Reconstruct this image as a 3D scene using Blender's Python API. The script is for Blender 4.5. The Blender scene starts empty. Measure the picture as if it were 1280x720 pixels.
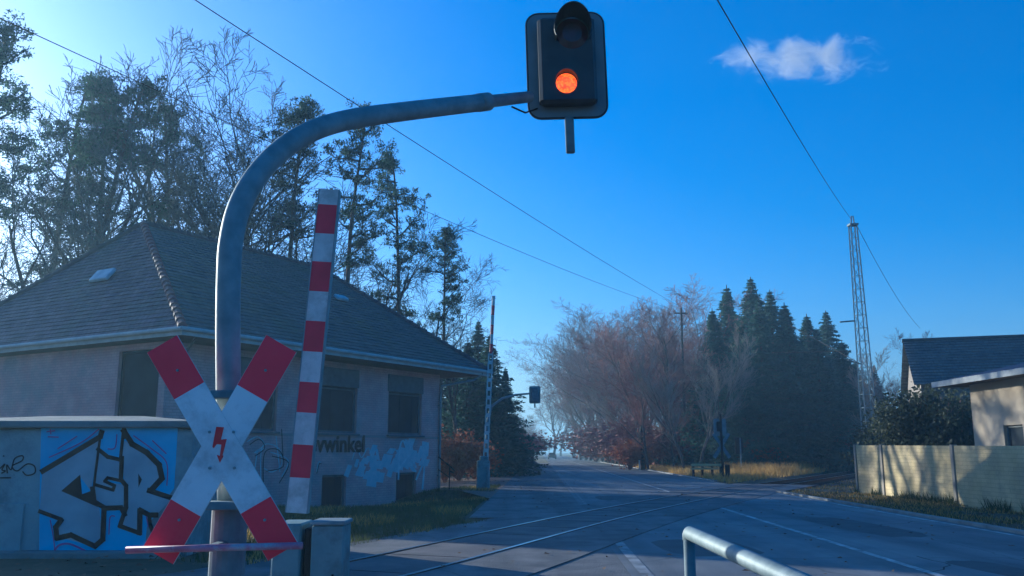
import bpy, math, random
import numpy as np
from mathutils import Vector, Matrix
R = math.radians
sc = bpy.context.scene
COL = sc.collection
rnd = random.Random(7)
rng = np.random.default_rng(11)

# ------------------------------------------------------------------ camera maths (for reading distances off the plan)
F, H = 1100.0, 1.6
PIT = math.atan(205 / 1100)
def ray(px, py):
    u = (px - 640) / F; v = (360 - py) / F
    d = np.array([u, math.cos(PIT) - v * math.sin(PIT), math.sin(PIT) + v * math.cos(PIT)])
    return d / d[1]
def at(px, py, Y):
    d = ray(px, py) * Y
    return Vector((d[0], d[1], d[2] + H))

# ------------------------------------------------------------------ mesh helpers
class MB:
    def __init__(s): s.v = []; s.f = []; s.m = []; s.uv = None
    def face(s, pts, m=0):
        n = len(s.v); s.v += [tuple(p) for p in pts]; s.f.append(tuple(range(n, n + len(pts)))); s.m.append(m)
    def box(s, c, d, M=None, m=0):
        c = Vector(c); n = len(s.v)
        for z in (-1, 1):
            for y in (-1, 1):
                for x in (-1, 1):
                    p = Vector((x * d[0] / 2, y * d[1] / 2, z * d[2] / 2))
                    if M is not None: p = M @ p
                    s.v.append(tuple(c + p))
        for q in ((0, 2, 3, 1), (4, 5, 7, 6), (0, 1, 5, 4), (2, 6, 7, 3), (0, 4, 6, 2), (1, 3, 7, 5)):
            s.f.append(tuple(n + i for i in q)); s.m.append(m)
    def bbox(s, c, d, M=None, m=0, b=.01):
        # bevelled box: chamfer vertical and horizontal edges by stacking octagonal rings
        c = Vector(c); hx, hy, hz = d[0] / 2, d[1] / 2, d[2] / 2; b = min(b, hx * .9, hy * .9, hz * .9)
        def ring(k, z):
            x, y = hx - k, hy - k
            return [(x - b, -y, z), (x, -y + b, z), (x, y - b, z), (x - b, y, z), (-x + b, y, z), (-x, y - b, z), (-x, -y + b, z), (-x + b, -y, z)]
        rings = [ring(b, -hz), ring(0, -hz + b), ring(0, hz - b), ring(b, hz)]
        n = len(s.v)
        for r in rings:
            for p in r:
                p = Vector(p)
                if M is not None: p = M @ p
                s.v.append(tuple(c + p))
        for k in range(3):
            for i in range(8):
                j = (i + 1) % 8
                s.f.append((n + k * 8 + i, n + k * 8 + j, n + (k + 1) * 8 + j, n + (k + 1) * 8 + i)); s.m.append(m)
        s.f.append(tuple(n + i for i in range(7, -1, -1))); s.m.append(m)
        s.f.append(tuple(n + 24 + i for i in range(8))); s.m.append(m)
    def tube(s, pts, r, n=6, m=0, cap=True):
        pts = [Vector(p) for p in pts]
        if not hasattr(r, '__len__'): r = [r] * len(pts)
        base = len(s.v); ref = None
        for i, p in enumerate(pts):
            t = (pts[min(i + 1, len(pts) - 1)] - pts[max(i - 1, 0)])
            if t.length < 1e-9: t = Vector((0, 0, 1))
            t.normalize()
            if ref is None:
                ref = Vector((1, 0, 0)) if abs(t.x) < .8 else Vector((0, 1, 0))
            ref = (ref - t * ref.dot(t))
            if ref.length < 1e-6: ref = t.orthogonal()
            ref.normalize(); w = t.cross(ref)
            for k in range(n):
                a = 2 * math.pi * k / n
                s.v.append(tuple(p + (ref * math.cos(a) + w * math.sin(a)) * r[i]))
        for i in range(len(pts) - 1):
            for k in range(n):
                l = (k + 1) % n
                s.f.append((base + i * n + k, base + i * n + l, base + (i + 1) * n + l, base + (i + 1) * n + k)); s.m.append(m)
        if cap and n > 3:
            s.f.append(tuple(base + k for k in range(n - 1, -1, -1))); s.m.append(m)
            s.f.append(tuple(base + (len(pts) - 1) * n + k for k in range(n))); s.m.append(m)
    def prism(s, poly, O, U, V, N, t, m=0):
        # polygon (u,v) on plane O,U,V extruded by t along N (front face at O)
        O = Vector(O); U = Vector(U); V = Vector(V); N = Vector(N)
        a = [O + U * p[0] + V * p[1] for p in poly]; b = [p + N * t for p in a]
        n = len(a); base = len(s.v); s.v += [tuple(p) for p in a + b]
        s.f.append(tuple(base + i for i in range(n))); s.m.append(m)
        s.f.append(tuple(base + n + i for i in range(n - 1, -1, -1))); s.m.append(m)
        for i in range(n):
            j = (i + 1) % n
            s.f.append((base + i, base + n + i, base + n + j, base + j)); s.m.append(m)
    def build(s, name, mats, parent=None, smooth=False, kind=None):
        me = bpy.data.meshes.new(name)
        off = parent_world(parent)
        v = [(x - off[0], y - off[1], z - off[2]) for x, y, z in s.v]
        me.from_pydata(v, [], s.f)
        if not isinstance(mats, (list, tuple)): mats = [mats]
        for mt in mats: me.materials.append(mt)
        if len(mats) > 1: me.polygons.foreach_set('material_index', s.m)
        if smooth: me.polygons.foreach_set('use_smooth', [True] * len(me.polygons))
        if s.uv:
            l = me.uv_layers.new(name='UVMap')
            for i, uv in enumerate(s.uv): l.data[i].uv = uv
        me.update()
        o = bpy.data.objects.new(name, me); COL.objects.link(o)
        if parent is not None: o.parent = parent
        if kind: o['kind'] = kind
        return o
def parent_world(p):
    x = Vector((0, 0, 0))
    while p is not None: x += p.location; p = p.parent
    return x
def tag(o, label, cat, group=None, kind=None):
    o['label'] = label; o['category'] = cat
    if group: o['group'] = group
    if kind: o['kind'] = kind
    return o
def thing(name, label, cat, loc, group=None):
    o = bpy.data.objects.new(name, None); COL.objects.link(o); o.location = loc; o.empty_display_size = .2
    return tag(o, label, cat, group)
def np_mesh(name, V, k, mat, parent=None, mi=None):
    """V: (n*k,3) array, n polygons with k own corners"""
    V = np.asarray(V, dtype=np.float32).reshape(-1, 3); n = len(V) // k
    me = bpy.data.meshes.new(name)
    me.vertices.add(len(V)); me.vertices.foreach_set('co', V.ravel())
    me.loops.add(len(V)); me.loops.foreach_set('vertex_index', np.arange(len(V), dtype=np.int32))
    me.polygons.add(n); me.polygons.foreach_set('loop_start', np.arange(0, len(V), k, dtype=np.int32))
    for mt in (mat if isinstance(mat, (list, tuple)) else [mat]): me.materials.append(mt)
    if mi is not None: me.polygons.foreach_set('material_index', np.asarray(mi, dtype=np.int32))
    me.update(calc_edges=True); me.validate()
    o = bpy.data.objects.new(name, me); COL.objects.link(o)
    if parent is not None: o.parent = parent
    return o
def copy_thing(src, loc, rz=0, sc_=1.0, label=None, group=None, cat=None):
    r = src.copy(); COL.objects.link(r); r.location = loc; r.rotation_euler = (0, 0, rz)
    r.scale = (sc_, sc_, sc_) if not hasattr(sc_, '__len__') else sc_
    for ch in children_of(src):
        c = ch.copy(); COL.objects.link(c); c.parent = r
    if label: r['label'] = label
    if group: r['group'] = group
    if cat: r['category'] = cat
    return r
_kids = {}
def children_of(o):
    if o.name not in _kids: _kids[o.name] = [c for c in COL.objects if c.parent == o]
    return _kids[o.name]

# ------------------------------------------------------------------ materials
def mat(name, c1, c2=None, scale=3, rough=.8, bump=.0, bscale=30, metal=0, spec=.5, obj=True, detail=6, c3=None, s3=.5, lo=.35, hi=.65):
    m = bpy.data.materials.new(name); m.use_nodes = True; nt = m.node_tree; N = nt.nodes; L = nt.links
    p = N['Principled BSDF']; p.inputs['Roughness'].default_value = rough; p.inputs['Metallic'].default_value = metal
    p.inputs['Specular IOR Level'].default_value = spec
    tc = N.new('ShaderNodeTexCoord'); co = tc.outputs['Object']
    c2 = c2 or tuple(min(1, x * 1.25) for x in c1)
    no = N.new('ShaderNodeTexNoise'); no.inputs['Scale'].default_value = scale; no.inputs['Detail'].default_value = detail
    L.new(co, no.inputs['Vector'])
    cr = N.new('ShaderNodeValToRGB'); cr.color_ramp.elements[0].position = lo; cr.color_ramp.elements[1].position = hi
    cr.color_ramp.elements[0].color = (*c1, 1); cr.color_ramp.elements[1].color = (*c2, 1)
    L.new(no.outputs['Fac'], cr.inputs['Fac']); out = cr.outputs['Color']
    if c3:
        n3 = N.new('ShaderNodeTexNoise'); n3.inputs['Scale'].default_value = s3; n3.inputs['Detail'].default_value = 8; n3.inputs['Roughness'].default_value = .7
        L.new(co, n3.inputs['Vector'])
        r3 = N.new('ShaderNodeValToRGB'); r3.color_ramp.elements[0].position = .48; r3.color_ramp.elements[1].position = .62
        L.new(n3.outputs['Fac'], r3.inputs['Fac'])
        mx = N.new('ShaderNodeMix'); mx.data_type = 'RGBA'; L.new(r3.outputs['Color'], mx.inputs['Factor'])
        L.new(out, mx.inputs[6]); mx.inputs[7].default_value = (*c3, 1); out = mx.outputs[2]
    L.new(out, p.inputs['Base Color'])
    if bump:
        nb = N.new('ShaderNodeTexNoise'); nb.inputs['Scale'].default_value = bscale; nb.inputs['Detail'].default_value = 8
        L.new(co, nb.inputs['Vector'])
        b = N.new('ShaderNodeBump'); b.inputs['Strength'].default_value = bump; b.inputs['Distance'].default_value = .02
        L.new(nb.outputs['Fac'], b.inputs['Height']); L.new(b.outputs['Normal'], p.inputs['Normal'])
    return m
def leafmat(name, c1, c2, trans=.35, scale=1.2):
    m = mat(name, c1, c2, scale=scale, rough=.65, spec=.25, lo=.3, hi=.7); nt = m.node_tree; N = nt.nodes; L = nt.links
    p = N['Principled BSDF']; out = N['Material Output']
    t = N.new('ShaderNodeBsdfTranslucent'); L.new(p.inputs['Base Color'].links[0].from_socket, t.inputs['Color'])
    mx = N.new('ShaderNodeMixShader'); mx.inputs[0].default_value = trans
    L.new(p.outputs[0], mx.inputs[1]); L.new(t.outputs[0], mx.inputs[2]); L.new(mx.outputs[0], out.inputs['Surface'])
    return m
def brickify(m, bw, bh, mortar=.012, depth=.02, uv=False, amt=.7, offset=.5, rot=(0, 0, 0), mort=None):
    """adds brick joints: darker joint colour and bump"""
    nt = m.node_tree; N = nt.nodes; L = nt.links; p = N['Principled BSDF']
    tc = N.new('ShaderNodeTexCoord'); mp = N.new('ShaderNodeMapping'); mp.inputs['Rotation'].default_value = rot
    L.new(tc.outputs['UV' if uv else 'Object'], mp.inputs['Vector'])
    bt = N.new('ShaderNodeTexBrick'); bt.inputs['Scale'].default_value = 1; bt.inputs['Brick Width'].default_value = bw
    bt.inputs['Row Height'].default_value = bh; bt.inputs['Mortar Size'].default_value = mortar; bt.offset = offset
    bt.inputs['Color1'].default_value = (.8, .8, .8, 1); bt.inputs['Color2'].default_value = (1.15, 1.15, 1.15, 1)
    bt.inputs['Mortar'].default_value = mort or (.45, .45, .45, 1)
    L.new(mp.outputs[0], bt.inputs['Vector'])
    mx = N.new('ShaderNodeMix'); mx.data_type = 'RGBA'; mx.blend_type = 'MULTIPLY'; mx.inputs['Factor'].default_value = amt
    L.new(p.inputs['Base Color'].links[0].from_socket, mx.inputs[6]); L.new(bt.outputs['Color'], mx.inputs[7])
    L.new(mx.outputs[2], p.inputs['Base Color'])
    b = N.new('ShaderNodeBump'); b.inputs['Strength'].default_value = .6; b.inputs['Distance'].default_value = depth; b.invert = True
    L.new(bt.outputs['Fac'], b.inputs['Height'])
    if p.inputs['Normal'].links: L.new(p.inputs['Normal'].links[0].from_socket, b.inputs['Normal'])
    L.new(b.outputs['Normal'], p.inputs['Normal'])
    return m

M = {}
M['asphalt'] = mat('asphalt', (.105, .11, .118), (.165, .17, .178), scale=.9, rough=.62, bump=.6, bscale=60, c3=(.20, .195, .19), s3=.22)
M['asphalt_old'] = mat('asphalt_old', (.12, .115, .115), (.18, .168, .165), scale=1.3, rough=.7, bump=.7, bscale=45, c3=(.065, .065, .07), s3=.5)
M['panel'] = mat('crossing_panel', (.10, .085, .085), (.16, .135, .125), scale=1.2, rough=.7, bump=.5, bscale=50, c3=(.07, .065, .065), s3=.7)
M['ground'] = mat('ground', (.045, .050, .022), (.10, .085, .045), scale=.8, rough=.95, bump=1, bscale=12, c3=(.13, .10, .06), s3=.35)
M['ballast'] = mat('ballast', (.07, .06, .055), (.14, .12, .11), scale=8, rough=.9, bump=1, bscale=25)
M['paint'] = mat('road_paint', (.30, .30, .29), (.62, .62, .60), scale=3, rough=.6, bump=.3, bscale=50, c3=(.16, .16, .16), s3=2.5)
M['paint_worn'] = mat('road_paint_worn', (.14, .14, .14), (.40, .40, .39), scale=2.2, rough=.6, bump=.3, bscale=50, c3=(.09, .09, .09), s3=1.7)
M['paint_faint'] = mat('road_paint_faint', (.10, .10, .10), (.24, .24, .235), scale=2.2, rough=.6, bump=.3, bscale=50, c3=(.09, .09, .09), s3=1.2)
M['kerb'] = mat('kerb', (.20, .19, .18), (.32, .31, .29), scale=2, rough=.8, bump=.5)
M['rail'] = mat('rail_steel', (.42, .42, .43), (.6, .6, .6), scale=4, rough=.28, metal=.9)
M['rail_rust'] = mat('rail_rust', (.06, .035, .025), (.12, .07, .045), scale=5, rough=.8)
M['wood_dark'] = mat('sleeper_wood', (.035, .027, .022), (.07, .055, .045), scale=5, rough=.9, bump=.5)
M['plaster'] = mat('brick_plaster', (.50, .285, .27), (.60, .38, .36), scale=1.6, rough=.9, bump=.7, bscale=18, c3=(.36, .29, .29), s3=.35)
M['plinth'] = mat('plaster_trim', (.30, .24, .23), (.36, .29, .28), scale=2, rough=.9)
M['tile'] = mat('roof_tile', (.065, .085, .085), (.12, .13, .125), scale=1.3, rough=.75, bump=.5, bscale=20, c3=(.095, .11, .08), s3=.4)
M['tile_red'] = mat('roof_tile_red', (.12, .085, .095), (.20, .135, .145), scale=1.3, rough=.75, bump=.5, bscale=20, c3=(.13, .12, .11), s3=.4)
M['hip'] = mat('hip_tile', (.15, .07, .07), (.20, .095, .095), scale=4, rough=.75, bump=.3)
M['fascia'] = mat('fascia_board', (.36, .37, .36), (.48, .48, .46), scale=3, rough=.6)
M['soffit'] = mat('soffit_board', (.10, .09, .085), (.15, .13, .12), scale=3, rough=.8)
M['zinc'] = mat('zinc', (.16, .19, .20), (.24, .27, .28), scale=5, rough=.45, metal=.5)
M['boarded'] = mat('boarded_window', (.012, .026, .040), (.024, .042, .058), scale=1.5, rough=.9, spec=.1, bump=.2)
M['boarded_dk'] = mat('boarded_window_dark', (.012, .018, .028), (.024, .031, .042), scale=1.5, rough=.9, spec=.1)
M['frame_w'] = mat('window_frame', (.12, .13, .14), (.18, .19, .2), scale=3, rough=.6)
M['black'] = mat('black_paint', (.010, .010, .012), (.022, .022, .025), scale=5, rough=.7, spec=.25)
M['kiosk'] = mat('kiosk_render', (.24, .30, .32), (.34, .40, .41), scale=1.2, rough=.85, bump=.5, bscale=25, c3=(.17, .21, .22), s3=.8)
M['kiosk_roof'] = mat('kiosk_concrete', (.13, .155, .16), (.22, .24, .24), scale=2, rough=.9, bump=.6, bscale=25)
M['g_blue'] = mat('spray_blue', (.10, .40, .66), (.17, .52, .78), scale=1.5, rough=.6)
M['g_silver'] = mat('spray_silver', (.30, .33, .38), (.42, .45, .49), scale=2.5, rough=.5)
M['g_black'] = mat('spray_black', (.006, .007, .010), (.018, .018, .022), scale=4, rough=.8, spec=.15)
M['g_violet'] = mat('spray_violet', (.20, .07, .22), (.32, .10, .30), scale=4, rough=.6)
M['g_white'] = mat('spray_white', (.36, .44, .50), (.55, .62, .66), scale=3, rough=.7)
M['gable'] = mat('gable_render', (.20, .17, .15), (.27, .23, .20), scale=1, rough=.9)
M['frame_b'] = mat('weathered_frame', (.06, .08, .095), (.10, .125, .14), scale=4, rough=.8)
M['sun_tint'] = mat('sun_tinted_brown', (.20, .115, .085), (.29, .18, .13), scale=2.2, rough=.9, bump=.5, bscale=30)  # leaf-brown ground with warm sunlight put into its colour
M['patch'] = mat('asphalt_patch', (.055, .057, .062), (.085, .087, .092), scale=2, rough=.7, bump=.7, bscale=60)
M['g_faint'] = mat('spray_faded', (.38, .48, .54), (.50, .54, .58), scale=5, rough=.8)
M['galv'] = mat('galvanised_steel', (.16, .21, .225), (.25, .30, .315), scale=7, rough=.6, metal=.1, bump=.1, bscale=40)
M['galv_d'] = mat('galvanised_dark', (.10, .14, .16), (.17, .22, .24), scale=7, rough=.7, spec=.3)
M['teal'] = mat('cabinet_paint', (.13, .22, .23), (.20, .29, .30), scale=3, rough=.55, bump=.3, bscale=30, c3=(.09, .13, .14), s3=1.8)
M['white'] = mat('white_sheet', (.68, .68, .69), (.80, .80, .80), scale=2.5, rough=.45, bump=.1, bscale=30, c3=(.50, .50, .50), s3=2.2)
M['white_b'] = mat('boom_white', (.50, .52, .52), (.66, .67, .66), scale=4, rough=.5, c3=(.40, .42, .41), s3=3)
M['red'] = mat('red_sheet', (.80, .008, .045), (.90, .014, .06), scale=2.5, rough=.4, bump=.1, bscale=30)
M['red_b'] = mat('boom_red', (.46, .008, .045), (.60, .014, .06), scale=4, rough=.5)
M['bolt'] = mat('bolt_red', (.50, .01, .02), (.6, .02, .03), scale=3, rough=.5)
M['bar'] = mat('guard_bar_paint', (.40, .06, .12), (.55, .22, .30), scale=6, rough=.5, c3=(.5, .42, .45), s3=5)
M['board'] = mat('signal_board', (.13, .16, .17), (.18, .21, .22), scale=3, rough=.55)
M['housing'] = mat('signal_housing', (.012, .018, .024), (.026, .032, .038), scale=5, rough=.5)
M['lens'] = mat('dark_lens', (.03, .010, .014), (.06, .012, .02), scale=12, rough=.2)
M['concrete'] = mat('wall_concrete', (.52, .40, .20), (.66, .52, .28), scale=1.1, rough=.9, bump=.6, bscale=20, c3=(.46, .36, .21), s3=.8)
M['post_c'] = mat('post_concrete', (.27, .23, .18), (.36, .31, .25), scale=2, rough=.9, bump=.5)
M['house_wall'] = mat('house_render', (.48, .38, .27), (.58, .47, .34), scale=1, rough=.9, bump=.4)
M['house_roof'] = mat('house_tile', (.075, .085, .09), (.12, .13, .13), scale=2, rough=.6, bump=.3)
M['garage_roof'] = mat('garage_roofing', (.07, .055, .075), (.11, .085, .10), scale=2, rough=.7)
M['bark'] = mat('bark', (.055, .045, .038), (.12, .095, .08), scale=3, rough=.95, bump=1, bscale=10)
M['bark_red'] = mat('pine_bark', (.085, .055, .040), (.15, .10, .075), scale=2, rough=.95, bump=1, bscale=10)
M['twig'] = mat('twig_bark', (.20, .10, .085), (.31, .17, .14), scale=.6, rough=.95)
M['twig_blue'] = mat('twig_grey', (.060, .066, .062), (.11, .115, .105), scale=.6, rough=.95)
M['twig_pale'] = mat('twig_pale', (.22, .185, .155), (.33, .27, .22), scale=.6, rough=.95)
M['twig_red'] = mat('twig_red', (.19, .075, .065), (.30, .12, .10), scale=.6, rough=.95)
M['needle'] = leafmat('pine_needles', (.035, .075, .050), (.075, .13, .080), .45)
M['spruce'] = leafmat('spruce_needles', (.038, .088, .070), (.080, .150, .110), .4)
M['hedge'] = leafmat('hedge_leaves', (.035, .048, .030), (.085, .095, .055), .35)
M['leaf_red'] = leafmat('beech_leaves', (.20, .065, .035), (.34, .14, .075), .4)
M['grass_dry'] = leafmat('dry_grass', (.44, .26, .06), (.64, .41, .13), .35)
M['grass'] = leafmat('green_grass', (.050, .070, .022), (.11, .125, .045), .3)
M['dead_leaf'] = mat('dead_leaves', (.10, .055, .03), (.2, .12, .06), scale=3, rough=.9)
M['plank'] = mat('guard_plank', (.58, .42, .18), (.70, .54, .26), scale=3, rough=.7)
M['glass'] = mat('window_glass', (.05, .06, .07), (.08, .09, .1), scale=1, rough=.15)
M['car'] = mat('car_paint', (.02, .022, .028), (.03, .032, .04), scale=1, rough=.3)
M['tarp'] = mat('mound_grass', (.10, .14, .12), (.16, .2, .17), scale=1, rough=.9, bump=1, bscale=6)
M['insul'] = mat('insulator', (.09, .05, .04), (.14, .08, .06), rough=.4)
M['hill'] = mat('far_hill', (.05, .05, .035), (.08, .075, .05), scale=.05, rough=1)
def wear(m):
    nt = m.node_tree; N = nt.nodes; L = nt.links; p = N['Principled BSDF']
    tc = N.new('ShaderNodeTexCoord'); mp = N.new('ShaderNodeMapping'); mp.inputs['Rotation'].default_value = (0, 0, .032); mp.inputs['Scale'].default_value = (1.1, .035, 1)
    no = N.new('ShaderNodeTexNoise'); no.inputs['Scale'].default_value = 1; no.inputs['Detail'].default_value = 4; L.new(tc.outputs['Object'], mp.inputs['Vector']); L.new(mp.outputs[0], no.inputs['Vector'])
    n2 = N.new('ShaderNodeTexVoronoi'); n2.feature = 'DISTANCE_TO_EDGE'; n2.inputs['Scale'].default_value = .35; n2.inputs['Randomness'].default_value = 1
    n4 = N.new('ShaderNodeTexNoise'); n4.inputs['Scale'].default_value = 1.6; n4.inputs['Detail'].default_value = 6
    va = N.new('ShaderNodeMix'); va.data_type = 'VECTOR'; va.inputs['Factor'].default_value = .25; L.new(tc.outputs['Object'], n4.inputs['Vector']); L.new(tc.outputs['Object'], va.inputs[4]); L.new(n4.outputs['Color'], va.inputs[5]); L.new(va.outputs[1], n2.inputs['Vector'])
    r2 = N.new('ShaderNodeValToRGB'); r2.color_ramp.elements[0].color = (.45, .45, .45, 1); r2.color_ramp.elements[1].color = (1, 1, 1, 1); r2.color_ramp.elements[1].position = .006; L.new(n2.outputs['Distance'], r2.inputs['Fac'])
    r = N.new('ShaderNodeValToRGB'); r.color_ramp.elements[0].color = (.62, .62, .64, 1); r.color_ramp.elements[1].color = (1.25, 1.24, 1.22, 1); r.color_ramp.elements[0].position = .35; r.color_ramp.elements[1].position = .65; L.new(no.outputs['Fac'], r.inputs['Fac'])
    a = N.new('ShaderNodeMix'); a.data_type = 'RGBA'; a.blend_type = 'MULTIPLY'; a.inputs['Factor'].default_value = 1
    L.new(p.inputs['Base Color'].links[0].from_socket, a.inputs[6]); L.new(r.outputs['Color'], a.inputs[7])
    c = N.new('ShaderNodeMix'); c.data_type = 'RGBA'; c.blend_type = 'MULTIPLY'; c.inputs['Factor'].default_value = .8
    L.new(a.outputs[2], c.inputs[6]); L.new(r2.outputs['Color'], c.inputs[7]); L.new(c.outputs[2], p.inputs['Base Color'])
wear(M['asphalt']); wear(M['asphalt_old'])
def joint_plaster():
    brickify(M['plaster'], .27, .09, .012, .01, uv=True, amt=.35)
joint_plaster()
brickify(M['tile'], .24, .285, .02, .03, uv=True, amt=.75)
brickify(M['tile_red'], .24, .285, .02, .03, uv=True, amt=.75)
brickify(M['house_roof'], .30, .36, .03, .04, uv=True, amt=.8)
brickify(M['garage_roof'], .5, .4, .02, .02, uv=True, amt=.6)
brickify(M['concrete'], .5, .12, .012, .012, uv=True, amt=.3)
lamp = bpy.data.materials.new('lit_amber_lens'); lamp.use_nodes = True
_n = lamp.node_tree.nodes; _l = lamp.node_tree.links; _p = _n['Principled BSDF']
_v = _n.new('ShaderNodeTexVoronoi'); _v.inputs['Scale'].default_value = 55; _t = _n.new('ShaderNodeTexCoord'); _l.new(_t.outputs['Object'], _v.inputs['Vector'])
_r = _n.new('ShaderNodeValToRGB'); _r.color_ramp.elements[0].color = (1, .17, .0, 1); _r.color_ramp.elements[1].color = (.75, .02, .0, 1); _r.color_ramp.elements[1].position = .75
_l.new(_v.outputs['Distance'], _r.inputs['Fac']); _l.new(_r.outputs['Color'], _p.inputs['Emission Color']); _p.inputs['Emission Strength'].default_value = 1.25
_p.inputs['Base Color'].default_value = (.5, .12, .02, 1)

# ------------------------------------------------------------------ ground
TH = 30.87
A2 = Vector((math.sin(R(TH)), math.cos(R(TH)), 0)); B2 = Vector((-math.cos(R(TH)), math.sin(R(TH)), 0))
HE = 5.2; CE = Vector((-9.734, 25.765, 0)); LEN = 16.95
def bpt(s, t, z=0): return CE + A2 * s + B2 * t + Vector((0, 0, z))
def gz(x, y):
    q = Vector((x, y, 0)) - CE; s = q.dot(A2); t = q.dot(B2)
    # shallow hollow along the front of the station
    a = math.exp(-min(50, ((s - 8.0) / 4.6) ** 4)) * (1 / (1 + math.exp(max(-50, min(50, -(t + 3.2) * 1.6)))))
    h = -.62 * a
    if y > 42 and y < 240:
        cx = float(np.interp(y, [8, 13.03, 23.65, 37.3, 45.83, 79.5, 130, 250], [-4.6, -2.4, 1.84, 8.2, 12.82, 30.78, 58, 125])) + .85
        k = max(0, min(1, (3.4 - abs(x - cx)) / 1.0)) * max(0, min(1, (y - 42.8) / 1.6)); h -= .24 * k
    return h
def axis(lo, hi, a, b, step):
    v = []; x = a
    while x <= b + 1e-6: v.append(x); x += step
    d = step; x = b
    while x < hi: d *= 1.35; x += d; v.append(min(x, hi))
    d = step; x = a
    while x > lo: d *= 1.35; x -= d; v.insert(0, max(x, lo))
    return v
xs = axis(-1500, 1500, -22, 38, .8); ys = axis(-300, 2500, 2, 88, .8)
g = MB()
for y in ys:
    for x in xs: g.v.append((x, y, gz(x, y) + .03 * math.sin(x * .9 + y * .4) * (1 if x > 9.9 + .032 * y and x < 24 and y < 62 else 0)))
nx = len(xs)
for j in range(len(ys) - 1):
    for i in range(nx - 1):
        g.f.append((j * nx + i, j * nx + i + 1, (j + 1) * nx + i + 1, (j + 1) * nx + i)); g.m.append(0)
ground = g.build('ground', M['ground'], smooth=True, kind='structure')

def rd(k, y): return k + .032 * y
Y0, Y1 = -30, 900
def strip(name, xa, xb, z, m, ya=Y0, yb=Y1, n=60, kind='structure'):
    b = MB(); ysr = [ya + (yb - ya) * (i / n) ** 1.6 for i in range(n + 1)]
    for i in range(n):
        y0, y1 = ysr[i], ysr[i + 1]
        b.face([(rd(xa, y0), y0, z), (rd(xb, y0), y0, z), (rd(xb, y1), y1, z), (rd(xa, y1), y1, z)])
    return b.build(name, m, kind=kind)
strip('road', 1.15, 9.25, .040, M['asphalt'])
strip('path', -1.75, 1.15, .036, M['asphalt_old'], 22, 130)
strip('edge_line', 1.31, 1.39, .044, M['paint_faint'], 24.6, 600)
ln = MB()
for ya, yb in ((-5, 18.6),):
    ln.face([(rd(1.28, ya), ya, .046), (rd(1.44, ya), ya, .046), (rd(1.44, yb), yb, .046), (rd(1.28, yb), yb, .046)])
ln.build('edge_line', M['paint_worn'], kind='structure')
strip('centre_line', 5.05, 5.17, .044, M['paint'], -10, 27.5, 10)
strip('centre_line', 5.05, 5.17, .044, M['paint'], 34.5, 300, 30)
strip('edge_line', 8.95, 9.07, .044, M['paint'], -10, 35.0, 12)
b = MB()
for ya, yb in ((-10, 35.6), (48, 140)):
    n = 30
    for i in range(n):
        y = ya + (yb - ya) * (i + .5) / n; l = (yb - ya) / n - .012
        b.bbox((rd(9.33, y), y, .035), (.15, l, .15), Matrix.Rotation(-.032, 3, 'Z'), b=.012)
b.build('kerb', M['kerb'], kind='structure')
# asphalt left of the road in front of the crossing
def flat(name, pts, z, m): b = MB(); b.face([(x, y, z) for x, y in pts]); return b.build(name, m, kind='structure')
flat('pavement', [(-12, -20), (rd(1.15, -20), -20), (rd(1.15, 21.9), 21.9), (-.4, 21.9), (-1.9, 18.2), (-4.3, 12.4), (-12, -2)], .036, M['asphalt_old'])
flat('sun_tinted_ground', [(-9.0, 44.5), (-2.2, 37.5), (rd(-1.75, 31), 31), (rd(-1.75, 62), 62), (-9.0, 60)], .032, M['sun_tint'])  # brown side ground, reddened to stand in for a sunlit strip
for (cx, cy, wx_, wy_, an) in ((3.2, 15.2, 1.5, 2.6, .05), (7.4, 19.5, 1.2, 5.0, .03), (3.6, 31, 1.4, 3.2, .0), (6.6, 12.4, .7, 1.9, .1), (-.4, 16.0, 1.0, 1.4, .4)):
    q = []
    for k in range(16):
        a_ = 6.283 * (k + .5) / 16; c_, s_ = math.cos(a_), math.sin(a_); m_ = max(abs(c_), abs(s_)) ** .85
        x_, y_ = c_ / m_ * wx_ / 2 * (1 + .04 * math.sin(k * 2.7)), s_ / m_ * wy_ / 2 * (1 + .04 * math.cos(k * 3.1))
        q.append((cx + x_ * math.cos(an) - y_ * math.sin(an), cy + x_ * math.sin(an) + y_ * math.cos(an)))
    flat('asphalt_patch', q, .0415 if cx > 1.5 else .0385, M['patch'])
# dashes crossing the pavement (faded bicycle lane marking)
b = MB()
for ya, yb in ((11.6, 13.6), (16.6, 18.2)):
    k = -.62; b.face([(k + .01 * ya - .06, ya, .042), (k + .01 * ya + .07, ya, .042), (k + .01 * yb + .07, yb, .042), (k + .01 * yb - .06, yb, .042)])
b.build('lane_marking', M['paint_worn'], kind='structure')

# ------------------------------------------------------------------ railway
ctrl = [(-7.75, .5), (-4.6, 8.0), (-2.4, 13.03), (1.84, 23.65), (8.2, 37.3), (12.82, 45.83), (30.78, 79.5), (58, 130), (125, 250)]
def cr(P, n=14):
    out = []
    Q = [P[0]] + P + [P[-1]]
    for i in range(1, len(Q) - 2):
        for k in range(n):
            t = k / n; p0, p1, p2, p3 = [np.array(q, float) for q in Q[i - 1:i + 3]]
            out.append(.5 * ((2 * p1) + (-p0 + p2) * t + (2 * p0 - 5 * p1 + 4 * p2 - p3) * t * t + (-p0 + 3 * p1 - 3 * p2 + p3) * t ** 3))
    out.append(np.array(P[-1], float)); return out
ra = cr(ctrl)
def offs(P, d):
    out = []
    for i, p in enumerate(P):
        t = P[min(i + 1, len(P) - 1)] - P[max(i - 1, 0)]; t = t / np.linalg.norm(t)
        out.append(p + np.array([t[1], -t[0]]) * d)
    return out
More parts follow.
